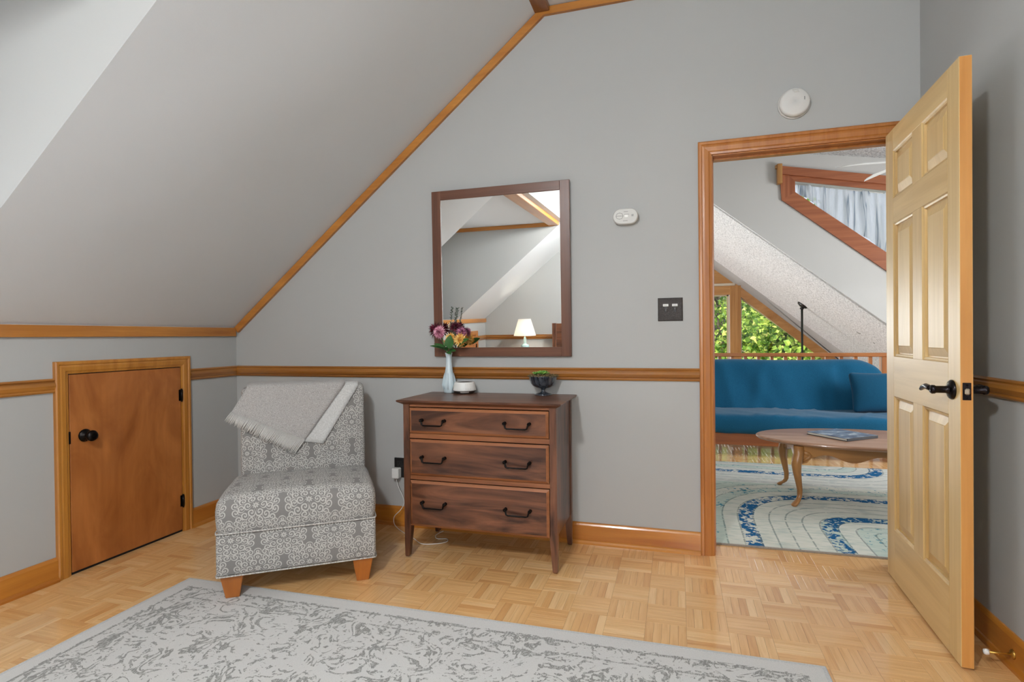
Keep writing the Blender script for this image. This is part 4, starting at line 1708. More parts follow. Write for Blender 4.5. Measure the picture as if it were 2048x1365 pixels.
NX, NY = 1.672, -.085
nm = thing('sound_machine', 'small round white sound machine with dark base beside the vase', 'sound machine', (NX, NY, DRZ))
MB().lathe([(0, 0), (.046, 0), (.050, .003), (.062, .016), (.0645, .018), (0, .018)], (0, 0, 0), 40).build('base', plain('dark_grey_plastic', hx(62, 60, 58), .5), nm)
MB().lathe([(.0, .0175), (.0648, .0178), (.0655, .022), (.063, .040), (.057, .062), (.055, .0655), (.051, .0665), (.049, .063), (0, .063)], (0, 0, 0), 40).build('body', WHITE, nm)
MB().lathe([(0, .0632), (.0485, .0634), (.046, .0648), (0, .0660)], (0, 0, 0), 40).build('speaker_grille', plain('dark_mesh', hx(70, 64, 60), .7), nm)
mb = MB()
for i in range(3):
    for j in range(3):
        a = math.radians(-62 + 12 * i)
        z = .030 + .011 * j
        rr = .0655 - (z - .022) * .21
        mb.lathe([(0, 0), (.0022, 0), (.0018, .001), (0, .0012)], (rr * math.cos(a), rr * math.sin(a), z), 8, M=Matrix.Rotation(a, 4, 'Z') @ Matrix.Rotation(PI / 2, 4, 'Y'))
mb.build('buttons', OFFW, nm)
mb = MB()
rings = []
for k in range(9):
    a = math.radians(-92 + 6 * k)
    rings.append([(r * math.cos(a), r * math.sin(a), z) for r, z in ((.0555, .0075), (.0625, .0150))])
mb.rings(rings, False, False, 0, True)
mb.build('front_label', OFFW, nm)

BX, BY = 2.131, -.085
bo = thing('compote_bowl', 'footed dark blue grey glass bowl on the dresser', 'bowl', (BX, BY, DRZ))
MB().lathe([(0, 0), (.047, 0), (.049, .003), (.040, .008), (.018, .014), (.011, .020), (.010, .028), (.014, .034), (.024, .038), (.042, .043), (.056, .051), (.066, .064), (.072, .085), (.076, .100), (.0785, .105), (.075, .105), (.069, .085), (.05, .055), (0, .045)], (0, 0, 0), 48, flute=(.012, 24)).build('glass_body', SMOKY, bo)
ms = tag(MB().build('moss_bed', MOSS), 'brown moss filling the footed glass bowl to its rim', 'moss', kind='stuff')
mb = MB()
for k in range(420):
    a = random.random() * 2 * PI
    r = .074 * math.sqrt(random.random())
    p = Vector((BX + r * math.cos(a), BY + r * math.sin(a), DRZ + .098 + .010 * random.random()))
    d = Vector((random.gauss(0, 1) + math.cos(a) * r * 18, random.gauss(0, 1) + math.sin(a) * r * 18, random.random()))
    d.normalize()
    mb.tube([p, p + d * .010, p + d * .018 + Vector((0, 0, -.003))], [.0012, .0016, .0006], 4)
mb.lathe([(0, .100), (.05, .098), (.072, .092), (.068, .08), (0, .08)], (BX, BY, DRZ), 20)
bpy.data.objects.remove(ms)
tag(mb.build('moss_bed', MOSS), 'brown moss filling the footed glass bowl to its rim', 'moss', kind='stuff')


def succulent(label, c, R, n, seed, group=None):
    rn = random.Random(seed)
    t_ = thing('succulent', label, 'succulent', c)
    mb = MB()
    for k in range(n):
        a = k * 2.39996
        f = k / n
        el = .25 + 1.1 * (1 - f)
        d = Vector((math.cos(a) * math.cos(el), math.sin(a) * math.cos(el), math.sin(el)))
        L = R * (.45 + .55 * f)
        p = Vector((0, 0, .004))
        s_ = d.cross(Vector((0, 0, 1))).normalized()
        rings = []
        for q, ww in ((.05, .3), (.35, .75), (.65, 1.0), (.88, .7), (1, .08)):
            c_ = p + d * L * q
            nn_ = s_.cross(d)
            w2 = R * .24 * ww
            rings.append([c_ + s_ * w2 * math.cos(2 * PI * h / 6) + nn_ * w2 * .35 * math.sin(2 * PI * h / 6) for h in range(6)])
        mb.rings(rings, True, True, 0, True)
    mb.build('rosette', SUCC, t_)


succulent('bright green succulent in the middle of the moss bowl', (BX + .002, BY - .012, DRZ + .108), .042, 22, 1)
succulent('darker green succulent at the left of the moss bowl', (BX - .038, BY - .006, DRZ + .107), .030, 16, 2)

# ------------------------------------------------------------------ things behind the camera that the mirror shows
ns = thing('nightstand', 'small wooden nightstand under the lit table lamp by the far wall', 'nightstand', (.71, -4.72, 0))
MB().box((-.25, -.2, .70), (.25, .2, .725), .004).build('top', WAL[0], ns)
MB().box((-.22, -.17, .25), (.22, .17, .70)).build('cabinet', WAL[2], ns)
MB().box((-.20, .17, .50), (.20, .182, .68), .003).build('drawer', WALE[0], ns)
for sx in (-1, 1):
    for sy in (-1, 1):
        MB().tube([(sx * .19, sy * .14, .0), (sx * .19, sy * .14, .25)], [.014, .02], 8).build('leg', WAL[2], ns)
tl = thing('table_lamp', 'lit table lamp with white tapered shade and pale teal ceramic base', 'lamp', (.725, -4.69, .725))
MB().lathe([(0, 0), (.058, 0), (.060, .005), (.060, .085), (.056, .10), (.030, .115), (.020, .13), (.018, .20), (.014, .21), (.008, .215), (.008, .25), (0, .25)], (0, 0, 0), 28).build('base', plain('pale_teal_glaze', hx(160, 190, 190), .25, coat=.5), tl)
t = NT('lit_white_shade')
tlb = t.n('ShaderNodeBsdfTranslucent')
tlb.inputs[0].default_value = (.95, .92, .86, 1)
dfb = t.n('ShaderNodeBsdfDiffuse')
dfb.inputs[0].default_value = (.9, .88, .84, 1)
mx = t.n('ShaderNodeMixShader')
mx.inputs[0].default_value = .55
t.l(dfb.outputs[0], mx.inputs[1])
t.l(tlb.outputs[0], mx.inputs[2])
t.l(mx.outputs[0], t.out.inputs[0])
MB().lathe([(.162, .235), (.090, .475), (.089, .475), (.161, .235)], (0, 0, 0), 36, cap=False).build('shade', t.m, tl)
MB().lathe([(0, .29), (.025, .30), (.034, .33), (.025, .36), (.012, .37), (0, .37)], (0, 0, 0), 16).build('bulb', plain('lamp_bulb', (1, 1, 1, 1), .5, emit=((1, .9, .74, 1), TABLE_LAMP * 10)), tl)
hb = thing('headboard', 'tall plain brown wooden headboard standing against the far wall', 'headboard', (1.95, -4.80, 0))
MB().box((-.80, -.02, .20), (.80, .02, 1.125), .004).build('panel', WAL[0], hb)
for sx in (-1, 1):
    MB().box((sx * .81 - .03, -.03, 0), (sx * .81 + .03, .03, 1.13), .004).build('post', WAL[2], hb)
fan = thing('ceiling_fan', 'brown bladed ceiling fan with a lit glass bowl above the bedroom', 'ceiling fan', (2.12, -3.40, PZ))
MB().lathe([(0, 0), (.065, 0), (.06, -.03), (.02, -.045), (.012, -.05), (.012, -.25), (.06, -.26), (.095, -.29), (.10, -.34), (.08, -.39), (.05, -.41), (0, -.41)], (0, 0, -.03), 28).build('motor', BRONZE, fan)
for k in range(5):
    a = math.radians(178 + 72 * k)
    M = Matrix.Rotation(a, 4, 'Z') @ Matrix.Rotation(math.radians(9), 4, 'X')
    poly = [(.12, -.03), (.2, -.055), (.55, -.065), (.63, -.05), (.66, 0), (.63, .05), (.55, .065), (.2, .055), (.12, .03)]
    MB().prism(poly, 2, -.004, .004, M=Matrix.Translation((0, 0, -.34)) @ M).build('blade', wood('fan_blade_%d' % k, hx(96, 52, 34), hx(126, 76, 50), axis=0), fan)
MB().lathe([(0, -.135), (.05, -.125), (.09, -.09), (.108, -.04), (.11, 0), (0, 0)], (0, 0, -.44), 28).build('glass_bowl', plain('lit_glass_bowl', (1, 1, 1, 1), .4, emit=((.96, .985, 1.0, 1), FAN_LAMP)), fan)

# ------------------------------------------------------------------ loft beyond the doorway
RX0, RZ0 = 3.233, 2.585          # a point on the lower roof plane


def rz(x):
    return RZ0 - SL * (x - RX0)


RIDX = (RZ0 + SL * RX0 - KZ) / (2 * SL)
RIDZ = KZ + SL * RIDX
SY, GYW = 3.5, 7.0


def shed(x):
    return 3.06 - .165 * (x - 4.03)


# step wall with the trapezoid window
wx0, wx1 = 4.045, 5.85


def wt(x):
    return 2.757 - .205 * (x - 4.045)


def wb(x):
    return 2.640 - SL * (x - 4.045)


mb = MB()
y0, y1 = SY, SY + .1
mb.prism([(RIDX, RIDZ), (wx0, rz(wx0)), (wx0, shed(wx0) + .05), (RIDX, shed(RIDX) + .1)], 1, y0, y1)
mb.prism([(wx0, wt(wx0)), (wx1, wt(wx1)), (wx1, shed(wx1) + .05), (wx0, shed(wx0) + .05)], 1, y0, y1)
mb.prism([(wx0, rz(wx0)), (wx1, rz(wx1)), (wx1, wb(wx1)), (wx0, wb(wx0))], 1, y0, y1)
mb.prism([(wx1, rz(wx1)), (6.25, rz(6.25)), (6.25, shed(6.25) + .05), (wx1, shed(wx1) + .05)], 1, y0, y1)
struct('wall_step', mb, LOFTWALL, 'grey upper wall beyond the doorway with the trapezoid window')
w3 = sempty('window_3', 'trapezoid window in reddish wood high on the wall beyond the doorway')
fw_ = .135


def trap(ins_t, ins_b, ins_l):
    return [(wx0 - ins_l, wt(wx0 - ins_l) + ins_t), (wx1, wt(wx1) + ins_t), (wx1, wb(wx1) - ins_b), (wx0 - ins_l, wb(wx0 - ins_l) - ins_b)]


o4 = [(3.893, 2.915), (5.85, 2.52), (5.85, .965), (3.913, 2.568)]
i4 = [(wx0, wt(wx0)), (wx1, wt(wx1)), (wx1, wb(wx1)), (wx0, wb(wx0))]
names = ['head_board', None, 'sloped_sill_board', 'side_board']
for k, nm_ in enumerate(names):
    if not nm_:
        continue
    k2 = (k + 1) % 4
    if k == 3:
        poly = [i4[3], i4[0], o4[0], o4[3]]
    else:
        poly = [o4[k], o4[k2], i4[k2], i4[k]]
    MB().prism(poly, 1, y0 - .022, y0).build(nm_, REDW[2 if k == 3 else 0], w3)
# valance strip and its end bracket at the top
MB().prism([(3.90, 2.925), (5.85, 2.53), (5.85, 2.445), (3.90, 2.840)], 1, y0 - .05, y0 - .022).build('valance_strip', REDW[0], w3)
MB().box((3.865, y0 - .07, 2.735), (3.915, y0 - .0, 2.945), .004).box((3.85, y0 - .06, 2.90), (3.868, y0 - .02, 2.935)).build('bracket', OAKW[2], w3)
MB().prism(i4, 1, y0 + .078, y0 + .083).build('pane', GLASS, w3)
# sheer curtain gathered behind the frame
mb = MB()
nx_ = 150
vs = []
nz_ = 8
rn = random.Random(5)
phs = [rn.random() * 6.28 for _ in range(4)]
for i in range(nx_ + 1):
    x = wx0 + .012 + (wx1 - wx0 - .02) * i / nx_
    for j in range(nz_ + 1):
        t_ = j / nz_
        z = (wt(x) - .012) * (1 - t_) + (wb(x) + .012) * t_
        xx = x + .05 * t_ * math.sin(x * 9)
        yy = y0 + .040 + .016 * math.sin(x * 38 + phs[0] + .9 * math.sin(x * 7)) * math.sin(x * 5.3 + phs[1]) + .008 * math.sin(x * 90 + phs[2] - t_ * 2) + .006 * math.sin(x * 61 + t_ * 4)
        vs.append((min(max(x + .03 * t_ * math.sin(x * 11), wx0 + .01), wx1 - .01), yy, z))
fs = [(i * (nz_ + 1) + j, (i + 1) * (nz_ + 1) + j, (i + 1) * (nz_ + 1) + j + 1, i * (nz_ + 1) + j + 1) for i in range(nx_) for j in range(nz_)]
mb.add(vs, fs, 0, True)
cu = thing('sheer_curtain', 'sheer white gathered curtain over the trapezoid window', 'curtain', (4.9, y0 + .04, 2.2))
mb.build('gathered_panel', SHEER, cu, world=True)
rp = [(wx0 + .01, y0 + .035, wt(wx0) - .018), (wx1 - .01, y0 + .035, wt(wx1) - .018)]
MB().tube(rp, .006, 8).build('rod', WHITE, cu, world=True)

# loft ceilings and great room roof
mb = MB()
slab(mb, [(RIDX, T, shed(RIDX)), (6.25, T, shed(6.25)), (6.25, SY + .1, shed(6.25)), (RIDX, SY + .1, shed(RIDX))], (0.165, 0, 1), .1)
slab(mb, [(0, T, KZ), (RIDX, T, RIDZ + .13), (RIDX, SY + .1, RIDZ + .13), (0, SY + .1, KZ)], nn, .1)
struct('ceiling_loft', mb, POPCORN, 'textured white ceiling over the loft')
mb = MB()
slab(mb, [(RIDX, SY + .02, RIDZ), (6.7, SY + .02, rz(6.7)), (6.7, GYW + .1, rz(6.7)), (RIDX, GYW + .1, RIDZ)], (SL, 0, 1), .1)
slab(mb, [(-1.8, SY + .02, RIDZ - SL * (RIDX + 1.8)), (RIDX, SY + .02, RIDZ), (RIDX, GYW + .1, RIDZ), (-1.8, GYW + .1, RIDZ - SL * (RIDX + 1.8))], nn, .1)
struct('ceiling_great', mb, POPCORN, 'textured white sloped ceiling of the great room beyond the railing')
mb = MB()
LWY0, LWY1, LWZ0, LWZ1 = .95, 2.55, 1.05, 2.05
mb.box((6.25, 0, -.25), (6.35, SY + .1, LWZ0)).box((6.25, 0, LWZ1), (6.35, SY + .1, 3.0)).box((6.25, 0, LWZ0), (6.35, LWY0, LWZ1)).box((6.25, LWY1, LWZ0), (6.35, SY + .1, LWZ1))
mb.box((-.1, T, -.25), (0, SY, KZ))
struct('wall_loft', mb, LOFTWALL, 'side walls of the loft')
# great room: floor, side walls, gable wall with windows
struct('floor_great', MB().box((-2, 0.2, -2.85), (6.8, GYW + .1, -2.75)), plain('great_room_floor', hx(150, 110, 70), .4), 'lower floor of the great room')
struct('wall_great', MB().box((6.7, SY - .5, -2.75), (6.8, GYW + .1, rz(6.7) + .2)).box((-1.9, SY - .5, -2.75), (-1.8, GYW + .1, 1.0)).box((-1.8, .3, -2.75), (6.8, .4, -.25)), LOFTWALL, 'side walls of the great room')
gz0 = -.6


def gt(x, off=0.0):         # sloping glass edge on the right of the gable window
    return 1.747 - SL * (x - 3.875) + off


# openings: left bay 0.2..3.672 (to z 1.804), triangle 3.875.. , upper left trapezoid above z 1.99
xr = 3.875 + (1.747 - gz0) / SL
mb = MB()
Yg0, Yg1 = GYW, GYW + .1
mb.prism([(3.672, gz0), (3.875, gz0), (3.875, rz(3.875)), (3.672, rz(3.672))], 1, Yg0, Yg1)
mb.prism([(3.875, gt(3.875)), (xr, gz0), (6.7, gz0), (6.7, rz(6.7)), (3.875, rz(3.875))], 1, Yg0, Yg1)
mb.prism([(-1.8, -2.8), (6.7, -2.8), (6.7, gz0), (-1.8, gz0)], 1, Yg0, Yg1)
mb.prism([(.1, 1.804), (3.672, 1.804), (3.672, 2.02), (.1, 2.02)], 1, Yg0, Yg1)
mb.prism([(-1.8, gz0), (.1, gz0), (.1, 1.25), (-1.8, -.2)], 1, Yg0, Yg1)
mb.prism([(2.9, 2.02), (3.672, 2.02), (3.672, rz(3.672)), (RIDX, RIDZ), (RIDX, RIDZ - .25), (2.9, 2.45)], 1, Yg0, Yg1)
mb.prism([(-1.8, -.2), (.1, 1.25), (1.0, 2.02), (RIDX, RIDZ - .25), (RIDX, RIDZ), (-1.8, RIDZ - SL * (RIDX + 1.8))], 1, Yg0, Yg1)
struct('wall_gable', mb, LOFTWALL, 'far gable wall of the great room with tall windows')
# window trims
w4 = sempty('window_4', 'left tall gable window beyond the railing')
MB().box((.1, GYW - .02, 1.804), (3.78, GYW, 1.955), .003).build('head_board', OAKW[0], w4)
MB().box((.1, GYW + .04, gz0), (3.672, GYW + .046, 1.804)).build('pane', GLASS, w4)
mb = MB()
for x in (.1, 1.9):
    mb.box((x, GYW - .02, gz0), (x + .17, GYW + .06, 1.804))
mb.build('post_board', OAKW[2], w4)
fr = MB().box((3.642, GYW + .02, gz0), (3.672, GYW + .05, 1.804)).box((.27, GYW + .02, 1.782), (3.672, GYW + .05, 1.804))
fr.build('sash', plain('tan_window_sash', hx(196, 182, 150), .5), w4)
w5 = sempty('window_5', 'triangular gable window under the slope beyond the railing')
MB().box((3.690, GYW - .03, gz0), (3.862, GYW, 1.955), .003).build('post_board', OAKW[2], w5)
MB().prism([(3.78, 1.985), (3.862, 1.925), (xr + .10, gz0), (xr - .13, gz0), (3.868, gt(3.868)), (3.78, 1.80)], 1, GYW - .028, GYW).build('sloped_board', wood('sloped_board_wood', hx(164, 110, 54), hx(204, 152, 90), axis=0, across=9, along=4), w5)
MB().prism([(3.862, gt(3.862)), (xr, gz0), (3.862, gz0)], 1, GYW + .04, GYW + .046).build('pane', GLASS, w5)
MB().prism([(3.864, gt(3.864)), (xr, gz0), (xr - .035, gz0), (3.864, gt(3.864) - .03)], 1, GYW + .02, GYW + .05).build('sash', plain('tan_sash', hx(206, 192, 160), .5), w5)
w6 = sempty('window_6', 'upper gable window above the tall ones')
MB().prism([(3.30, 2.0), (3.745, 2.0), (3.30, 2.36)], 1, GYW - .022, GYW).build('corner_board', OAKW[0], w6)
MB().box((1.0, GYW - .022, 2.0), (3.30, GYW, 2.12)).build('sill_board', OAKW[0], w6)
MB().prism([(1.0, 2.02), (2.9, 2.02), (2.9, 2.45), (RIDX, 2.9)], 1, GYW + .04, GYW + .046).build('pane', GLASS, w6)
MB().box((.1, GYW - .012, 1.957), (3.77, GYW, 1.998)).build('cream_strip', plain('cream_strip', hx(214, 204, 184), .5), w6)

# railing along the loft edge
rl = thing('railing', 'wooden loft railing with square balusters behind the blue futon', 'railing', (3.6, 3.45, 0))
MB().box((1.9, 3.415, .890), (4.905, 3.485, .930), .006).build('top_rail', RAILB[0], rl, world=True)
MB().box((1.9, 3.43, .06), (4.9, 3.47, .10), .003).build('bottom_rail', RAILB[0], rl, world=True)
MB().box((4.815, 3.41, 0), (4.895, 3.49, .89), .003).build('post', RAILB[2], rl, world=True)
balm = None
for k in range(24):
    x = 4.722 - .1315 * k + .0
    if x < 1.95:
        break
    if balm is None:
        b_ = MB().box((-.016, -.016, .10), (.016, .016, .89)).build('baluster', RAILB[2], rl)
        balm = b_
    else:
        b_ = balm.copy()
        COL.objects.link(b_)
    b_.location = (x - 3.6, 0, 0)

# loft rug
lr = thing('loft_rug', 'blue and cream rug with rounded arch bands under the coffee table', 'rug', (0, 0, 0))
mb = MB()
nxr, nyr = 20, 14


def lrp(x, y):
    a = .0165
    return (x * 1.0, y + (x - 3.0) * a, 0)


vs = [lrp(2.35 + 3.2 * i / nxr, .160 + 2.03 * j / nyr)[:2] + (.010,) for j in range(nyr + 1) for i in range(nxr + 1)]
fs = [(j * (nxr + 1) + i, j * (nxr + 1) + i + 1, (j + 1) * (nxr + 1) + i + 1, (j + 1) * (nxr + 1) + i) for j in range(nyr) for i in range(nxr)]
MB().add(vs, fs, 0, True).build('pile', LOFTRUG, lr)
c4 = [Vector(lrp(2.35, .16)), Vector(lrp(5.55, .16)), Vector(lrp(5.55, 2.19)), Vector(lrp(2.35, 2.19))]
MB().sweep(c4 + [c4[0]], [(-.004, .0005), (-.004, .009), (.006, .0102), (.006, .0005)], (0, 0, 1)).build('binding', weave('taupe_binding', hx(136, 128, 118), hx(160, 152, 142)), lr)

# coffee table
CXT, CYT, AX_, BYT = 4.060, 1.225, .70, .372
ct = thing('coffee_table', 'oval oak coffee table with carved apron and curved cabriole legs', 'table', (CXT, CYT, .010))
prof = [(-.030, .392), (-.012, .396), (-.004, .402), (0, .408), (-.002, .414), (-.010, .419), (-.016, .420)]
rings = []
for ins, z in prof:
    rings.append([((AX_ + ins) * math.cos(2 * PI * k / 64), (BYT + ins) * math.sin(2 * PI * k / 64), z) for k in range(64)])
MB().rings(rings, True, True, 0, False).build('tabletop', OAK[0], ct, shade_angle=35)
lx_, ly_ = .47, .235
for sy in (-1, 1):
    poly = [(-lx_, .392), (lx_, .392)]
    n = 40
    for k in range(n + 1):
        x = lx_ - 2 * lx_ * k / n
        u = abs(x) / lx_
        z = .315 + .022 * math.cos(u * PI * 3.0) + (.020 * (u > .86) * -1)
        poly.append((x, z))
    MB().prism(poly, 1, sy * ly_ - .009, sy * ly_ + .009).build('apron', OAKL[0], ct)
for sx in (-1, 1):
    poly = [(-ly_, .392), (ly_, .392)] + [(ly_ - 2 * ly_ * k / 20, .320 + .018 * math.cos(abs(ly_ - 2 * ly_ * k / 20) / ly_ * 2 * PI)) for k in range(21)]
    MB().prism(poly, 0, sx * lx_ - .009, sx * lx_ + .009).build('apron', OAKL[1], ct)
for sx in (-1, 1):
    for sy in (-1, 1):
        d = Vector((sx, sy, 0)).normalized()
        base = Vector((sx * (lx_ + .0), sy * (ly_ + .0), 0))
        path = [(0.00, .392, .032), (0.0, .345, .032), (.014, .31, .034), (.024, .27, .031), (.020, .22, .026), (.006, .16, .021), (-.008, .10, .017), (-.006, .06, .0155), (.010, .035, .017), (.034, .020, .021), (.050, .010, .020), (.048, .0, .014)]
        mb = MB()
        rings = []
        for (o_, z, r) in path:
            c = base + d * o_
            rings.append([(c.x + r * math.cos(2 * PI * k / 12), c.y + r * math.sin(2 * PI * k / 12), z) for k in range(12)])
        mb.rings(rings, True, True, 0, True)
        # scrolled ears beside the knee
        for e in (Vector((-sx, 0, 0)), Vector((0, -sy, 0))):
            c0 = base + e * .02
            mb.tube([c0 + Vector((0, 0, .352)), c0 + e * .035 + Vector((0, 0, .340)), c0 + e * .052 + Vector((0, 0, .326)), c0 + e * .035 + Vector((0, 0, .312)), c0 + Vector((0, 0, .290))], [.016, .018, .012, .014, .012], 8)
        mb.build('leg', OAKL[2], ct)
bk = thing('picture_book', 'thin hardcover picture book with a blue mountain cover on the coffee table', 'book', (3.905, 1.252, .431), (0, 0, math.atan2(.181, .229)))
t = NT('book_cover_photo')
n = t.noise(t.coord('Object', (9, 16, 9)), 1.0, 5, .6, .6)
t.l(t.ramp(n, [(.35, hx(44, 66, 96)), (.5, hx(92, 118, 146)), (.58, hx(150, 166, 180)), (.68, hx(220, 222, 222))]), t.b.inputs['Base Color'])
t.b.inputs['Roughness'].default_value = .3
BOOKC = t.m
MB().box((-.146, -.152, .0155), (.146, .152, .0185), .001).build('front_cover', BOOKC, bk)
MB().box((-.146, -.152, 0), (.146, .152, .003), .001).build('back_cover', plain('dark_cover', hx(40, 44, 52), .4), bk)
MB().box((-.147, -.153, 0), (.147, -.148, .0185), .001).build('spine', plain('dark_spine', hx(34, 38, 46), .4), bk)
MB().box((-.142, -.148, .003), (.142, .147, .0155)).build('pages', plain('pages', hx(220, 216, 204), .8), bk)

# futon
fu = thing('futon', 'long blue covered futon sofa on a low wooden frame in front of the railing', 'sofa', (3.75, 2.9, 0))
FX0, FX1 = 2.60, 4.815
MB().box((FX0 + .02, 2.49, .105), (FX1 + .12, 2.53, .215), .004).build('front_rail', FUTW[0], fu, world=True)
MB().box((FX0, 2.56, .200), (FX1, 3.10, .212), .004).build('slat_deck', FUTW[0], fu, world=True)
for x in (FX0 + .04, FX1 + .16):
    for y in (2.51, 3.20):
        MB().box((x - .035, y - .03, 0), (x + .035, y + .03, .215 if y < 3 else .35), .004).build('leg', FUTW[2], fu, world=True)


def wr(p, s, k):
    return k * (math.sin(p[0] * 9 + 3 * math.sin(p[0] * 2.3 + s)) * math.sin(p[2] * 7 + p[0] * 4 + s) + .6 * math.sin(p[0] * 23 + p[2] * 13 + s * 2) * math.sin(p[0] * 5 + s))


def seatw(p):
    return Vector((p.x, p.y - .5 * wr((p.x, 0, p.y), 1, .006), p.z + wr((p.x, 0, p.y * 2), .3, .007)))


def backw(p):
    t_ = (p.z - .30) / .58
    q = Vector((p.x, p.y + .24 * t_, p.z))
    fold = .022 * math.exp(-((p.x - 3.62 - .22 * (p.z - .6)) / .05) ** 2) + .018 * math.exp(-((p.x - 4.28 - .1 * (p.z - .6)) / .035) ** 2) + .02 * math.exp(-((p.x - 3.30 - .25 * (.7 - p.z)) / .05) ** 2)
    q.y -= wr(p, 2.2, .012) + fold * (1 if p.y < 3.05 else 0)
    q.z += .010 * math.sin(p.x * 6) * max(0, t_ - .5)
    e_ = max(0.0, (p.x - 4.50) / .27)
    q.z -= .11 * e_ * e_ * max(0, t_)
    return q


def seatw2(p):
    p = seatw(p)
    for c_ in (3.52, 3.70, 3.86, 4.38):
        p.z += .010 * math.exp(-((p.x - c_ - (p.y - 2.5) * .5) / .018) ** 2) * (1 if p.z > .35 else 0)
    return p


weld(softbox((FX0, 2.455, .212), (FX1 + .02, 3.12, .395), .055, (90, 16, 8), seatw2).build('seat_mattress', BLUE, fu, world=True))
weld(softbox((FX0, 2.95, .33), (FX1 - .05, 3.10, .868), .070, (90, 6, 24), backw).build('back_mattress', BLUE, fu, world=True))
# slightly turned-up cover end at the right
pw = thing('throw_pillow', 'square dark blue throw pillow at the right end of the futon', 'pillow', (4.62, 2.80, .410), (math.radians(-20), 0, math.radians(3)))


def pilw(p):
    x, z = p.x / .23, (p.z - .18) / .19
    b_ = (1 - min(1, abs(x)) ** 2.2) * (1 - min(1, abs(z)) ** 2.2)
    return Vector((p.x * (1 - .05 * (1 - abs(z))), p.y * (.25 + 1.1 * max(0, b_) ** .6), p.z + .01 * x * x * (1 if z > 0 else -1)))


weld(softbox((-.23, -.06, 0), (.23, .06, .36), .03, (20, 6, 18), pilw).build('cushion', BLUEP, pw))

# loft ceiling fan: white blades
hub = Vector((4.681, 2.298, 2.55))
lf = thing('ceiling_fan', 'white bladed ceiling fan hanging beyond the doorway', 'ceiling fan', tuple(hub))
MB().tube([(0, 0, .05), (0, 0, shed(hub.x) - hub.z)], .012, 10).build('downrod', WHITE, lf)
MB().lathe([(0, -.08), (.05, -.075), (.09, -.05), (.10, 0), (.085, .045), (.03, .06), (0, .06)], (0, 0, 0), 24).build('motor', WHITE, lf)
MB().lathe([(.06, 0), (.05, -.03), (.02, -.05), (0, -.05)], (0, 0, shed(hub.x) - hub.z), 20).build('canopy', WHITE, lf)
a0 = math.atan2(2.269 - hub.y, 4.128 - hub.x)
for k in range(5):
    M = Matrix.Rotation(a0 - math.radians(72 * k) - (math.radians(2) if k == 1 else 0), 4, 'Z') @ Matrix.Rotation(math.radians(-7), 4, 'X')
    rings = []
    for (x, hw_, dz) in ((.09, .035, 0), (.2, .055, .004), (.36, .052, .006), (.47, .036, .0), (.53, .018, -.006), (.556, .003, -.010)):
        rings.append([M @ Vector((x, -hw_, dz + .004)), M @ Vector((x, hw_, dz - .002)), M @ Vector((x, hw_, dz - .007)), M @ Vector((x, -hw_, dz - .002))])
    MB().rings(rings, True, True, 0, False).build('blade', plain('white_blade_%d' % k, hx(226, 226, 224), .4), lf)

# great room ceiling fan: canopy on the slope, black downrod
cpt = Vector((4.515, 5.545, rz(4.515)))
gf = thing('ceiling_fan', 'black downrod ceiling fan hung from the textured slope in the great room', 'ceiling fan', tuple(cpt))
MS = Matrix.Rotation(math.atan(SL), 4, 'Y')
MB().lathe([(0, -.035), (.03, -.033), (.066, -.018), (.075, -.004), (.075, 0), (0, 0)], (0, 0, 0), 24, M=MS).build('canopy', BLACKP, gf)
MB().lathe([(0, -.03), (.022, -.028), (.03, -.012), (.022, 0), (0, 0)], (-.008, 0, -.035), 16).build('ball_joint', BLACKP, gf)
MB().tube([(-.008, 0, -.05), (-.008, 0, -1.35)], .0145, 12).build('downrod', plain('dark_green_black_rod', hx(44, 50, 46), .4, .5), gf)
MB().lathe([(0, -.12), (.06, -.11), (.11, -.07), (.12, 0), (.09, .06), (.03, .08), (0, .08)], (-.008, 0, -1.42), 24).build('motor', BLACKP, gf)
for k in range(5):
    M = Matrix.Translation((-.008, 0, -1.44)) @ Matrix.Rotation(math.radians(20 + 72 * k), 4, 'Z') @ Matrix.Rotation(math.radians(10), 4, 'X')
    MB().prism([(.1, -.04), (.25, -.06), (.6, -.065), (.66, 0), (.6, .065), (.25, .06), (.1, .04)], 2, -.004, .004, M=M).build('blade', BLACKP, gf)
# thin curved wire near the slope
cw_ = thing('curved_wire', 'thin curved white wire sticking out below the textured sloped ceiling', 'wire', (4.95, 4.83, 1.13))
P0, P1 = Vector((4.986, 4.85, 1.149)), Vector((5.17, 4.774, .998))
ptsw = [(4.986, 4.835, rz(4.986) + .0), (4.99, 4.82, 1.132), (5.035, 4.80, 1.118), (5.09, 4.79, 1.083), (5.135, 4.78, 1.038), (5.16, 4.775, .998)]
MB().tube(smooth_path(ptsw, 4), .0065, 6).build('wire_rod', plain('white_wire', hx(190, 190, 188), .3, .4), cw_, world=True)

# added loft side window for its fill light (outside the frame): frame + glass
w7 = sempty('added_window_7', 'added unseen loft side window to the right of the doorway view')
MB().sweep([(6.25, LWY0, LWZ0), (6.25, LWY1, LWZ0), (6.25, LWY1, LWZ1), (6.25, LWY0, LWZ1), (6.25, LWY0, LWZ0)], [(0, 0), (0, .016), (.06, .016), (.06, 0)], (-1, 0, 0)).build('window_frame', REDW[1], w7)
MB().box((6.30, LWY0, LWZ0), (6.306, LWY1, LWZ1)).build('pane', GLASS, w7)

# ------------------------------------------------------------------ outdoors
struct('ground', MB().box((-40, 7.3, -4.2), (60, 90, -4.0)), plain('grass_ground', hx(70, 96, 44), .9), 'green ground outside the gable windows')


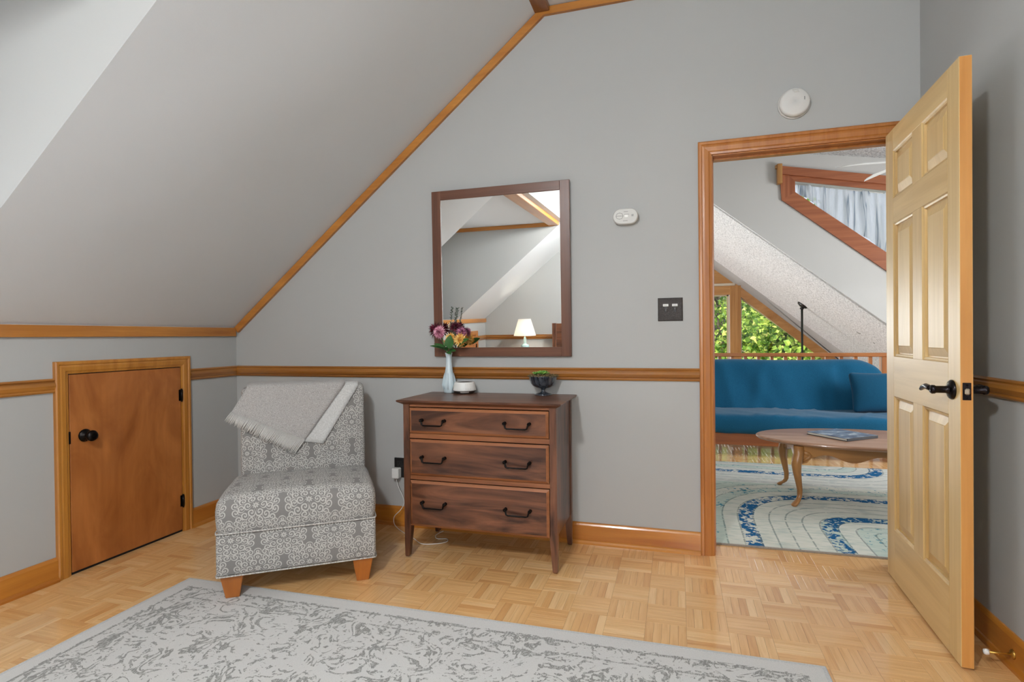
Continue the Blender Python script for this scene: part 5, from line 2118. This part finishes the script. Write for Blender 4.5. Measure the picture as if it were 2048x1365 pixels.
def tree(label, x, y, z0, h, crown, n, seed, trunk=.12, leaf_s=.16):
    rg = np.random.default_rng(seed)
    t_ = thing('tree', label, 'tree', (x, y, z0))
    mb = MB()
    mb.tube([(0, 0, 0), (.1, .05, h * .4), (-.05, 0, h * .75), (0, 0, h * .95)], [trunk, trunk * .8, trunk * .5, trunk * .2], 8)
    for k in range(9):
        a = k * 2.4
        zb = h * (.3 + .06 * k)
        mb.tube([(0, 0, zb), (math.cos(a) * crown * .4, math.sin(a) * crown * .4, zb + .5), (math.cos(a) * crown * .8, math.sin(a) * crown * .8, zb + .8)], [trunk * .35, trunk * .2, trunk * .06], 6)
    mb.build('trunk', BARK, t_)
    ncl = 70
    cc = rg.normal(0, 1, (ncl, 3))
    cc /= np.linalg.norm(cc, axis=1)[:, None]
    cc *= (rg.random((ncl, 1)) ** .4)
    cc = cc * np.array([crown, crown, h * .42]) + np.array([0, 0, h * .58])
    idx = rg.integers(0, ncl, n)
    P = cc[idx] + rg.normal(0, .26, (n, 3)) * np.array([1.1, 1.1, .8])
    D = rg.normal(0, 1, (n, 3))
    D[:, 2] -= .6
    D /= np.linalg.norm(D, axis=1)[:, None]
    R = rg.normal(0, 1, (n, 3))
    S = np.cross(D, R)
    S /= np.linalg.norm(S, axis=1)[:, None]
    N = np.cross(S, D)
    L = leaf_s * (.6 + .7 * rg.random((n, 1)))
    v0 = P
    v1 = P + D * L * .5 + S * L * .42 + N * L * .10
    v2 = P + D * L
    v3 = P + D * L * .5 - S * L * .42 + N * L * .10
    V = np.stack([v0, v1, v2, v3], 1).reshape(-1, 3)
    F = np.arange(n * 4).reshape(n, 4)
    me = bpy.data.meshes.new('foliage')
    tri = np.concatenate([F[:, [0, 1, 2]], F[:, [0, 2, 3]]])
    me.from_pydata(V.tolist(), [], tri.tolist())
    me.materials.append(LEAVES)
    me.polygons.foreach_set('use_smooth', [False] * len(me.polygons))
    o = bpy.data.objects.new('foliage', me)
    COL.objects.link(o)
    o.parent = t_
    o['kind'] = 'stuff'


tree('broad leafy tree filling the triangular gable window', 5.6, 13.0, -4.0, 7.4, 1.75, 9000, 1)
tree('leafy tree outside the left tall gable window', 1.5, 12.0, -4.0, 8.2, 1.5, 8000, 2)
tree('tall tree far outside seen through the sheer curtain', 8.0, 27.0, -4.0, 12.6, 2.4, 7000, 3, .2, .24)
tree('slim tree to the side of the broad one outside the gable', 11.0, 13.8, -4.0, 7.0, 1.7, 7000, 4, .14)
tree('leafy tree standing behind the left window tree', 4.3, 18.2, -4.0, 8.6, 2.3, 8000, 5, .16)
tree('leafy tree in the distance behind the broad one', 9.0, 19.5, -4.0, 7.6, 2.2, 8000, 6, .16)
